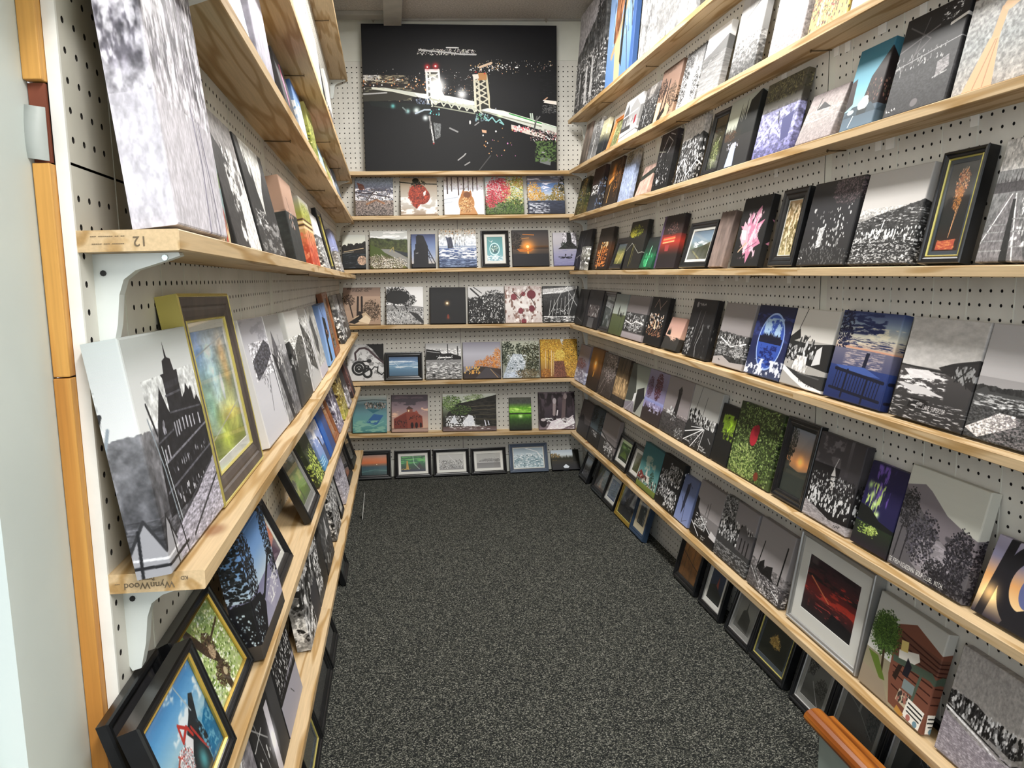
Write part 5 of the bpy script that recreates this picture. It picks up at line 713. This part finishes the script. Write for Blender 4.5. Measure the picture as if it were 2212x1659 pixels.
R87|R|F|-81.1|6.5|8.5|fks|black frame on the carpet with a red cliff under blue sky|S * 34446c 2c3c5c 34303c;P a84838 44 70 56 40 66 70;P 2c3030 0 70 40 60 100 80 100 100 0 100
R88|R|F|-89.1|6.3|7.0|fkw|black frame on the carpet with a gray photo of a steepled church|S * 8c8c88 94948c 6c6c68;P 4c4c48 20 90 30 50 44 44 48 20 52 44 80 60 84 96
R89|R|F|-97.2|7.9|7.2|fkg|black frame on the carpet with a golden mountain peak|S * 343424 2c3024 24261c;P b88c3c 30 66 50 36 72 66;B 50 56 20 14 90 d8b458 8c6c2c
R8a|R|F|-104.7|6.2|8.0|fkw|black frame on the carpet with a gray tree-lined road|S * 787874 74746e 4c4c48;B 20 30 22 30 160 3c3c38 2c2c2a;B 76 66 26 16 120 44443f 33332f;L b 2 36 66 80 100
R8b|R|F|-112.3|7.4|8.2|fkw|black frame behind the orange rail with a gray fountain statue|S * 3c3e3c 50504e 5c5a58 54524f;B 30 16 34 20 160 2c2e2c 3c3f3c;B 84 50 18 24 160 34383a 4c5050;P 8c8c88 40 20 46 18 46 50 40 50;L 888 1.2 0 34 40 46 90 74;S 0 76 100 100 585450 5f5b57
R8c|R|F|-118.6|6.2|8.2|fkw|black frame on the carpet with a gray mansion, in the bottom right corner|S * 5c5e5e 3a3c3c 2c2e2c 343434;L 8c98a8 2 20 10 90 40;L 74808c 1 20 20 90 50;L 6c7884 1 30 12 30 30;L 6c7884 1 50 18 50 38;L 6c7884 1 70 26 70 46
LB1|L|B|-84.0|18.0|12.0|cd|white edged canvas high on the left wall, nearest the camera|S * a8b8c8 c0c4c8 b8bcb8;N * .2 10
LB2|L|B|-65.0|15.0|12.0|cd|pale canvas in the middle of the high left shelf|S * b8 b4 a8;N * .2 10
LB3|L|B|-48.0|10.0|12.5|c|black canvas standing on the high left shelf|S * 1c1c1c 2c2c2c;N * .2 10
LB4|L|B|-37.0|9.0|12.0|cd|white sided canvas of a town at the far part of the high left shelf|S 0 0 100 50 e4e4e0 d8d8d4;S 0 50 100 100 8c8480 5c5450;N 0 40 100 100 .7 20
LB5|L|B|-26.0|8.0|8.0|c|gray canvas low behind the white sided canvas on the high left shelf|S * a8a8ac 6c6c70 8c8c8c;N * .4 14
LB6|L|B|-15.0|7.0|8.0|c|blue canvas at the far end of the high left shelf|S * 8cacc8 6c94b4 5c7c94;N * .3 10
LC1|L|C|-124.0|10.0|9.5|c|pale sky canvas on the second left shelf nearest the camera|S * c8d8ec a8c0e0 d8e0e8;M fff * .5 5
LC2|L|C|-112.0|8.0|9.3|cd|white sided canvas with a lavender picture on the second left shelf|S * d8d4e4 c0bcd0 8c8c9c;N * .2 10
LC3|L|C|-94.0|8.0|8.0|c|dark canvas with a pink streak on the second left shelf|S * 4c4c50 2c2c30;P e878a8 40 10 60 6 56 50 44 60
LC4|L|C|-85.0|7.5|7.2|cd|canvas of blue sky and white cloud on the second left shelf|S * 3c64a8 7ca0d0 d8e4f0 5c7494;M fff 0 20 100 60 .5 6
LC5|L|C|-71.6|7.6|8.0|cd|yellow-green foliage canvas on the second left shelf|S * c8c878 8c9434 5c6424;B 50 50 50 50 300 a8b040 d8d080 4c5420 6c7428
LC6|L|C|-62.0|7.0|5.0|c|small pink-orange canvas on the second left shelf|S * d8a890 b86c58 8c4c44;N * .3 10
LC7|L|C|-53.0|7.0|7.0|c|light blue striped canvas on the second left shelf|S * 8cc0e0 b8d8e8 5c94b4;N * .3 6 20
LC8|L|C|-38.0|6.0|7.0|c|yellow and cream canvas near the far end of the second left shelf|S * d8d4a0 a8a858 3c3c24;N * .4 10
LC9|L|C|-30.0|7.0|7.0|c|pale lilac canvas near the far end of the second left shelf|S * c8c4d8 e8e4e0 a8a4b4;N * .3 10
LCa|L|C|-20.0|8.0|8.0|c|gray-blue canvas at the far end of the second left shelf|S * 8c9cb0 6c7c8c;N * .3 10
LD1|L|D|-140.6|8.6|18.0|cd2|huge gray canvas of snow-laden trees and a winter track at the left end|S * b4b0bc a8a4b0 c4c0cc d0ccd8;M 6c6874 0 0 100 72 .5 14 9;M e4e0ec 0 0 100 80 .52 22 12;M 48444e 60 10 100 72 .56 16 12;M 7c7884 40 20 70 70 .5 14 7;N 0 0 100 74 .5 30;S 0 80 60 100 d4d0dc dcd8e4;P d4d0dc 0 78 40 74 100 92 100 100 0 100;L 8c88a0 2 60 72 66 84 62 100;L 7c7890 1.6 72 74 80 88 84 100;L 9c98a8 1.2 66 70 74 84 76 100;N * .2 60
LD2|L|D|-130.5|3.5|9.6|cd|pale aqua canvas with a reclining couple, beside the huge snow canvas|S 0 0 100 46 b8d8d8 a8ccd0;S 0 46 100 60 889c98 a0a8a8;E 4a5c64 12 8 9 6;S 0 62 100 70 6c8c5c 8ca070;E b8603c 50 74 34 8;E d08c68 30 80 20 5;P 94b4c4 10 80 50 78 60 96 30 98;E c04838 70 84 18 6;S 0 90 100 100 c8b490 a89470;K 40 84 100 98 40 5 c03828 e8d8a8 443
LD3|L|D|-125.2|8.2|8.0|cdk|dark edged canvas of a snowy slope and black trees on the left|S 0 0 100 30 9a9696 8a8686;P 3c3a3a 0 16 40 30 80 70 60 100 0 100;M f4f4f4 30 20 100 100 .47 7;M 3c3a3a 0 20 60 90 .52 14;P e 60 60 100 50 100 100 50 100;N * .3 30
LD4|L|D|-116.0|11.0|8.0|cdk|black edged canvas of white sky between ragged black pines|S * 5c 2c 3c;P e4e4e0 12 0 84 0 80 20 60 40 50 64 38 40 20 24;T 0 40 50 40 2c2c2c;M 8c 0 66 100 100 .5 8;M d 10 60 50 80 .55 9;N * .3 20
LD5|L|D|-98.2|8.2|7.6|cd|tan sky canvas over a dark shoreline on the left eye-level shelf|S 0 0 100 42 c8a088 c09880 b08c78;S 0 42 100 100 2c3030 303434 242828;K 20 38 60 60 40 3 d8a890 1c1c1c bbb;L 3c302c 1.6 30 24 40 40;N 0 40 100 100 .3 10
LD6|L|D|-83.5|9.5|7.4|cd|canvas of orange red brickwork below a yellow-green tree|S * b8b4b0 9ca03c d0a060 c84c2c b83c24;B 50 20 40 14 160 9ca03c c0c464 5c6420;L 4c2c1c 1.6 0 34 100 34;L f0d0a0 2 0 38 100 38;L 4c2c1c 1.6 0 42 100 42;L f0c898 2 0 46 100 46;K 0 50 100 100 120 4 e87048 8c2c1c f09068
LD7|L|D|-66.5|8.5|7.4|c|black and white canvas of rocks and water on the left eye-level shelf|S 0 0 100 40 d e;S 0 40 100 100 6 8;M e 0 44 100 100 .5 16;M 2 0 40 100 100 .58 20
LD8|L|D|-56.0|8.0|9.0|fbkl|black frame with an olive picture on the left eye-level shelf|S * 5c5c48 6c6c28 5c5c20 6c6830
LD9|L|D|-33.5|8.0|7.6|c|canvas of a pale blue sky above bare winter trees, far left shelf end|S 0 0 100 50 7c7c8c 98a4e0 a8b0e4;S 0 50 100 100 8c8884 6c6864;M d 0 50 100 100 .5 14;N 0 40 100 100 .5 20
LE1|L|E|-141.8|8.9|8.7|cd|large canvas of a dark brick church-like block, front of the left shelf|S 0 0 100 44 c0c8c8 d0d4d6 e0e2e4;S 0 44 100 100 606066 3a3a40 4a4a50;H 42 46 5 5 76767c 3c3c42 .5;P 26262a 18 50 24 40 36 25 42 36 44 38 44 22 42 20 47 20 49 14 54 13 55 5 57 13 62 14 64 20 69 20 68 26 68 34 74 32 78 28 82 32 86 30 88 38 94 36 100 44 100 82 14 80;P 34343a 44 24 68 24 68 27 44 27;L 4c4c54 .8 43 30 68 30;L 7c7c88 .8 22 58 100 52;L 5c5c66 .8 18 70 100 64;L 55555e .6 20 48 44 46;L 55555e .6 44 38 96 42;K 30 40 34 46 4 2.4 8c8c98;P b0b0bc 25 52 27 52 27 58 25 58;P b0b0bc 30 51 32 51 32 57 30 57;P a0a0ac 46 43 48 43 48 50 46 50;P a0a0ac 50 43 52 43 52 50 50 50;P a0a0ac 54 43 56 43 56 49 54 49;P a0a0ac 60 43 62 43 62 49 60 49;P b8b8c4 66 43 68 43 68 49 66 49;P b8b8c4 72 44 74 44 74 50 72 50;P b8b8c4 78 44 80 44 80 50 78 50;P b0b0bc 88 45 90 45 90 51 88 51;K 30 60 98 64 22 1.6 9c9ca8 44444c;K 30 72 90 78 26 1.8 c8c8d4 54545c;N 14 20 100 82 .35 26;L 8c98a4 1 12 36 20 60 26 92;L 2c2c30 1.6 14 30 20 44;L c4ccd4 .7 22 50 30 94;P a8a4b4 14 88 34 84 60 80 100 70 100 100 0 100;N 0 76 100 100 .6 34;L 34343a 1 40 96 100 80;L 44444c .8 30 84 94 72;P 9c9ca4 0 90 7 76 14 88 16 100 0 100;L 2c2c30 1 0 90 7 76 15 89;L e0e0e8 .8 0 93 14 92;L 1c1c20 1 0 96 30 95;L 1c1c20 1 10 80 12 100;L 1c1c20 1 24 84 27 100
LE2|L|E|-132.7|11.2|10.2|fgb|gold sided dark wood frame around a misty blue and green painting|S * a0b8d4 88acac 9ca868 8c9838;G 4c74b8 10 8 26;G b8d0e4 38 20 20;G a8c8dc 42 48 20;G b88448 80 22 22;G a87c3c 84 40 16;G c0bc54 74 72 26;G 5c8c8c 16 62 22;G a4b040 40 90 26;N * .25 6 12;N * .15 24;E d0dce4 60 48 4 12;G d8e0e4 60 48 7;L c8ccb0 .8 0 84 100 66;L b8c0c4 .6 0 20 100 6
LE3|L|E|-118.5|9.5|8.6|cdw|white sided canvas of a snowy road beside dark woods|S * b4b4c0 c8c8d0 d0d0d8 c8c8d0;P 4c4c54 16 34 80 20 100 26 100 34 60 44 20 50;N 14 20 100 50 .8 20;L 44444c 1 80 30 50 78;L 3c3c44 2.4 92 36 100 92;K 40 50 60 64 6 2 4c4c54;M a0a0ac 0 0 100 20 .55 4
LE4|L|E|-108.6|8.0|8.6|cdw|white sided canvas of a sail and boathouse on the left shelf|S 0 0 100 40 b8b8b8 a8a8ac;P 5c5c60 10 36 24 14 50 40 60 90 40 90;P 2c2c30 0 34 20 40 50 80 60 100 30 100;L 4c4c50 1 60 20 64 50;K 20 30 60 50 20 3 3 c;M 8c8c8c 40 46 100 100 .5 10;P 6c6c70 60 46 100 40 100 100 60 100;N 0 30 100 100 .5 20
LE5|L|E|-99.8|9.8|8.6|cd|canvas of a wooded shore above a flat black pond on the left shelf|S 0 0 100 40 d0d0cc d8d8d4;P 5c5c58 30 40 70 28 100 32 100 56 30 56;N 0 28 100 56 .8 26;S 0 54 100 100 50504e 44443f;P 3c3c3c 0 30 24 44 26 100 0 100;K 0 40 30 60 20 3 b 2;K 50 70 90 80 6 2 e
LE6|L|E|-88.6|8.6|8.5|cdw|white sided canvas of a long timber shed on the left shelf|S 0 0 100 100 c4c4c0 b8b8b8 b0b0b0;P 4c4c48 14 12 80 40 90 84 30 70;N 10 10 92 84 .8 20;L 2c2c2c 1.4 16 14 70 84;K 30 36 80 70 50 3 2 d;P b 10 84 50 74 96 90 96 100 10 100
LE7|L|E|-78.6|8.1|8.3|cdw|white sided canvas of a gabled building on the left shelf|S * b8b8b4 a8a8a4 b4b4b0;P 4c4c4c 10 20 40 10 60 50 40 70 20 60;N * .4 20;S 0 84 100 100 c0bcc4 b4b0bc
LE8|L|E|-66.8|8.8|8.0|cd|sky blue canvas with the dark underside of wings, left shelf|S * 5c7cb0 7c9cd8 88b0e8 7cb0f0;P 1c1c1c 20 20 60 26 70 60 60 96 20 96;L 1c2c4c 3 14 4 40 24;L 1c2c4c 3 50 4 44 30;K 40 44 80 60 30 3 e8a080 1c1c1c;P 7cb0f0 40 60 90 56 90 96 50 96
LE9|L|E|-55.5|9.0|9.3|fbr|brown wooden frame leaning on the left shelf, near the back wall|S * 8c8474 5c5c4c
LEa|L|E|-34.0|8.0|8.4|c|black and white canvas of a street beside the brown wooden frame|S 0 0 100 30 8c8c8c a0a0a0;S 0 30 100 100 5 3;M f 0 20 100 100 .5 16;N * .5 20
LEb|L|E|-22.0|9.0|8.4|c|gray canvas at the far end of the left shelf, beside the tan postcard canvas|S * 7c7874 5c5450 4c4844;M c 0 20 100 90 .58 16;N * .4 20
LF1|L|F|-144.3|7.2|5.1|fkg2|black frame with a red rigged boat on a blue lake, bottom left corner|S * 2c80cc 5ca4dc 9cc8dc 2c7cb0 0c5488;M e0eef4 30 0 100 46 .52 3;P 24282c 34 56 52 50 66 40 78 26 84 30 76 52 80 74 70 100 46 100;P e4e4e8 14 70 26 62 34 50 44 54 52 48 58 60 44 74 40 92 22 98;B 36 66 14 14 160 e8e8ec b8bcc4 c83c34 8c9098;L c03830 2 14 56 20 68 18 80;L c83028 2.4 46 34 44 50 56 44 60 56;L c83028 2 46 34 58 48;L c03028 2 62 50 68 70 74 86;L a8b8c0 1 62 6 72 40;L b0503c 1.6 20 62 32 54;E e8c8ac 42 88 5 5;G 3c9098 60 84 10;P 1470a4 80 60 100 50 100 100 78 100;M 60a8c8 70 50 100 100 .55 9 14
LF2|L|F|-137.0|7.3|5.0|fkg2|black frame with a dark furry animal on a branch amid bright leaves|S * 8cac58 a8c070 b8cc88;B 50 50 60 60 500 b8d078 6c8c3c d8e4b0 8cac50 f0f8e0;L 3c2c20 9 30 4 46 40 60 60 56 96;B 56 42 12 17 200 4c3424 3a281c 6c503c;B 56 49 6 9 90 b89c78 a08460 c8b090;B 54 78 16 14 220 4c3828 34241a 6a4e38;E c8b890 59 80 4 5;E 1c1410 53 36 1.5 1.5;E 1c1410 60 37 1.5 1.5;L 4c3828 2 60 40 96 30
LF3|L|F|-129.4|7.9|6.6|cd|canvas of black trees framing a blue sky and pale creek|S 0 0 100 50 4c7cc0 6c98d0 b8ccdc;S 0 50 100 100 7c7ca0 b0acc0;B 10 30 22 40 340 1c1e22 2a2c30 121418;B 92 26 18 42 340 1e2226 14161a;P 18181c 0 50 30 56 40 70 20 100 0 100;L 1c1e22 4 0 60 40 64 84 40;P a8a4bc 44 70 80 60 90 74 60 86;M e 50 58 96 80 .55 12;K 2 60 22 90 70 1.2 c8dce8 1c1c20 8ca0ac;S 0 88 100 100 4c443c 3c3834
LF4|L|F|-120.5|7.5|5.2|fkw2|black frame with an orange and violet sunset mountain|S * a8907c e08860 d86c48 a87880 6c5068;P e8c858 30 40 60 50 50 66;P 5c4458 0 90 40 44 70 70 100 60 100 100 0 100;G f8b870 50 34 20
LF5|L|F|-104.0|8.5|6.4|fkw|long black frame of a green blurred meadow on the lower left shelf|S * 6c7468 84906c 8cac54 7c9c44 6c7c54;M b8bc6c 0 30 100 80 .5 4;M 5c5c50 0 0 40 100 .5 4
LF6|L|F|-91.5|5.5|5.8|c|canvas of yellow-green leaves behind the long black frame|S * 5c6450 343c28 3c4424;M c8dc60 0 30 100 100 .52 9;B 50 70 50 30 120 d0e060 2c341c 98b040
LF7|L|F|-85.0|7.0|5.0|cd|canvas of white clouds and a feather above blue stripes|S * c8cce0 8ca0d8 7c98d0 5c94c8;M f4f4fc 0 0 100 50 .48 4;P 44444c 46 30 60 36 72 64 62 66;L e8d8c8 2 60 62 90 96;S 0 70 40 100 5c9cd0 4c8cc0;L b8dcf0 1.4 0 76 36 76;L b8dcf0 1.4 0 82 36 82;L b8dcf0 1.4 0 88 36 88;S 60 60 100 100 4c5474 444c6c
LF8|L|F|-77.0|7.5|6.5|cdb|bright royal blue canvas edge on the lower left shelf|S * 2c5cac 2c64bc 2454a4;S 40 0 100 100 44548c 3c4c80
LF9|L|F|-68.5|6.5|6.5|fbr2|narrow brown wood frame with orange print on the lower left shelf|S * d8b890 e89868 e8c8a0;K * 30 5 e87048 f8e8d0
LFa|L|F|-60.0|8.0|8.0|c|lavender canvas of frosty brush on the lower left shelf|S * 8c84a0 6c6478 a098b0;M e4e0ec * .52 9;M 3c3440 * .56 14;N * .4 20
LFb|L|F|-48.5|8.5|8.0|cd|gold patterned canvas on the lower left shelf|S * 8c7434 a88c3c c8c850;M 3c2c18 * .5 14 20;M e8d890 * .56 16 20
LFc|L|F|-36.0|8.0|8.0|c|dark mountain slope canvas with snow on the lower left shelf|S * 4c4848 3c3838 8c8488;M d8d4d8 0 50 100 100 .5 8;N * .4 14
LFd|L|F|-22.0|8.0|8.0|c|dim reddish canvas at the far end of the lower left shelf|S * 443c40 5c3c38 2c2428;P c86048 20 0 30 0 26 100 16 100;M 988 * .6 12
LG1|L|G|-125.9|8.0|8.0|cdk|canvas of dark machinery with a bright beam, bottom of the left wall|S * 1c1c1e 28282a 2c2c2e;P c0bcc4 50 40 64 40 60 100 46 100;G c8c8d0 54 70 20;L 9 1 0 30 40 60;L 8 1 10 20 30 90;L b 1 0 50 30 46;K 0 60 40 100 30 3 c 3;S 70 0 100 100 444446 38383a
LG2|L|G|-117.6|7.6|8.0|cdk|canvas of a dark crowd over a pale foreground, lowest left shelf|S 0 0 100 60 1e1e20 1a1a1c;K 4 10 96 60 200 2.4 b 3 8 d;P a4a0ac 0 64 100 58 100 100 0 100;T 0 100 70 12 1e1e20;L 5 1 50 76 60 84
LG3|L|G|-103.0|9.5|8.0|cd|canvas of steep gray rock and trees, lowest left shelf|S * 8 6 a;M e * .5 12;M 1c * .52 14;N * .6 24;P 3c3c40 50 60 100 54 100 100 60 100
LG4|L|G|-93.0|8.5|8.0|cd|canvas of a log pile under a white sky, lowest left shelf|S 0 0 40 50 d8d8d4 c8c8c8;S 0 30 100 100 3 4;M e 0 20 60 90 .5 20;S 50 40 100 100 34322f 2c2a28;N * .4 20
LG5|L|G|-83.5|8.5|8.0|cd|dark canvas of a shadowed bluff, lowest left shelf|S * 3c 4c 2c;M 8 * .58 14;P b 40 60 60 30 70 60;N * .4 20
LG6|L|G|-70.0|8.0|8.0|cd|gray canvas of snow-crusted rock, lowest left shelf|S * 6c 8 5c;M f 0 0 100 100 .5 24;M 1 * .54 26;N * .5 30
LG7|L|G|-59.0|5.0|7.0|fks|thin black frame standing on the lowest left shelf|S * 5c5c60 8c8c94
LG8|L|G|-50.5|10.5|8.0|c|canvas of lilac-gray frost and twigs, lowest left shelf|S * 9c98a8 a8a4b4 b0acb8;M 6c6878 * .56 9 6;M e8e4f0 0 50 100 100 .5 30;N * .3 24
LG9|L|G|-38.0|10.0|6.0|fk|black frame of a dim view, lowest left shelf near the back wall|S * 6c6068 4c4c4c
LGa|L|G|-24.0|11.0|6.0|fk|black frame beside the back wall, lowest left shelf far end|S * 3c4444 2c3434
LZ1|L|Z|-108.0|7.8|7.0|fkg|black frame with gold lip on the carpet under the left shelves, nearest|S * 4c4c44 5c5c50
LZ2|L|Z|-99.8|12.8|7.0|fk|black frame on the carpet under the left shelves, second from the camera|S * 4c4c4c 3c3c3c
LZ3|L|Z|-86.4|8.4|7.0|fk|black frame on the carpet under the left shelves, third from the camera|S * 444 555
LZ4|L|Z|-62.0|8.0|7.0|fk|black frame on the carpet under the left shelves, farthest from the camera|S * 4c5c5c 3c4444
LF0|L|F|-143.6|6.0|5.0|fk4|thin black frame standing behind the red rigged boat frame, bottom left|S * 3c3c40 4c4c50
LG0|L|G|-134.0|7.8|8.0|cdk|dark canvas at the near end of the lowest left shelf|S * 3c3a3c 8c8890 2c2a2c;M e 0 20 80 90 .52 9;N * .4 20
'''
for row in DATA.strip().split('\n'):
    pid, wall, s, a, w, h, kind, label, spec = row.split('|')
    picture(pid, wall, s, float(a), float(w), float(h), kind, label, spec)
# ---------------------------------------------------------------- small things
def tagcard(wall, s, t, w=.8, h=.8, drop=0):
    z = under(wall, s, t)-drop; b = MB(); sk = rnd.uniform(-.06, .06)
    b.box(W-.06, t-w/2, z-h, W-.02, t+w/2, z-.02)
    k = TC[s] = TC.get(s, 0)+1
    tag(b.build('price_tag', M['paper']), 'white paper tag below the %s right wall shelf, %s from the back' % (rn[s].split()[0] if s != 'S4' else 'eye-level', 'first second third fourth fifth sixth seventh eighth ninth tenth eleventh twelfth thirteenth'.split()[k-1]), 'tag', 'paper tags under the right wall shelves')
TAGS = [('S3',-12.1,1.1,0.9),('S3',-25.0,0.8,0.8),('S3',-36.3,0.8,0.9),('S3',-40.7,1.1,0.8),('S3',-49.5,0.8,0.9),('S3',-54.3,0.8,0.8),('S3',-59.8,1.1,0.9),('S3',-69.6,0.8,0.8),('S3',-87.0,0.8,0.9),('S4',-73.7,1.1,0.8),('S4',-80.8,0.8,0.9),('S4',-58.1,0.8,0.8),('S4',-62.9,1.1,0.9),('S4',-77.9,0.8,0.8),('S4',-90.5,0.8,0.9),('S4',-39.2,1.1,0.8),('S4',-19.8,0.8,0.9),('S4',-29.3,0.8,0.8),('S2',-88.1,1.1,0.9),('S2',-97.8,0.8,0.8),('S2',-99.6,0.8,0.9),('S2',-104.6,1.1,0.8),('S2',-109.7,0.8,0.9),('S3',-104.8,0.8,0.8),('S3',-106.4,1.1,0.9),('S3',-115.9,0.8,0.8)]
TC = {}; TAGS.sort(key=lambda q: -q[1])
for s, t, w, h in TAGS: tagcard('R', s, t, w, h)
# screw eyes on top of the big canvas
for k, x in enumerate((9.2, 44.8)):
    b = MB(); b.tube([(x, -.9, 51.7), (x, -.9, 52.0)], .05, 6)
    pts = [(x+.22*math.cos(a), -.9, 52.2+.22*math.sin(a)) for a in np.linspace(-1.57, 4.71, 13)]; b.tube(pts, .045, 6)
    tag(b.build('screw_eye', M['nail']), 'small dark screw eye on top of the big bridge canvas, %s one' % ('left', 'right')[k], 'hook')
# low gray panel with varnished rail, bottom right foreground
r = empty('low_rail_panel', 'gray-green low panel capped by an orange varnished rail, bottom right', 'panel')
b = MB(); b.box(45.6, -190, -FZ, 46.3, -110.9, -39.2, .05); b.build('panel', M['heater'], r)
b = MB(); prof = [(46.0+.95*math.cos(a), -38.5+.72*math.sin(a)) for a in np.linspace(0, 2*math.pi, 17)[:-1]]; prof = [(p, max(q, -39.15)) for p, q in prof]
b.extrude(prof, 1, -190, -109.3); b.build('rail', M['rail'], r, smooth=False)
b = MB(); b.box(46.9, -190, -39.1, 47.6, -109.6, -38.4, .1); b.build('rail_back', M['rail'], r)
b = MB(); b.tube([(45.55, -113.4, -41.7), (45.62, -113.4, -41.7)], .07, 8); b.build('screw', M['paper'], r)
# white card slipped beside the lowest left shelf
b = MB(); b.extrude([(3.9, -43.1), (4.5, -38.6), (4.56, -38.6), (4.0, -43.1)], 1, -31, -29.2)
tag(b.build('paper_card', M['paper']), 'white paper card poking out beside the lowest left shelf, near the back wall', 'card')
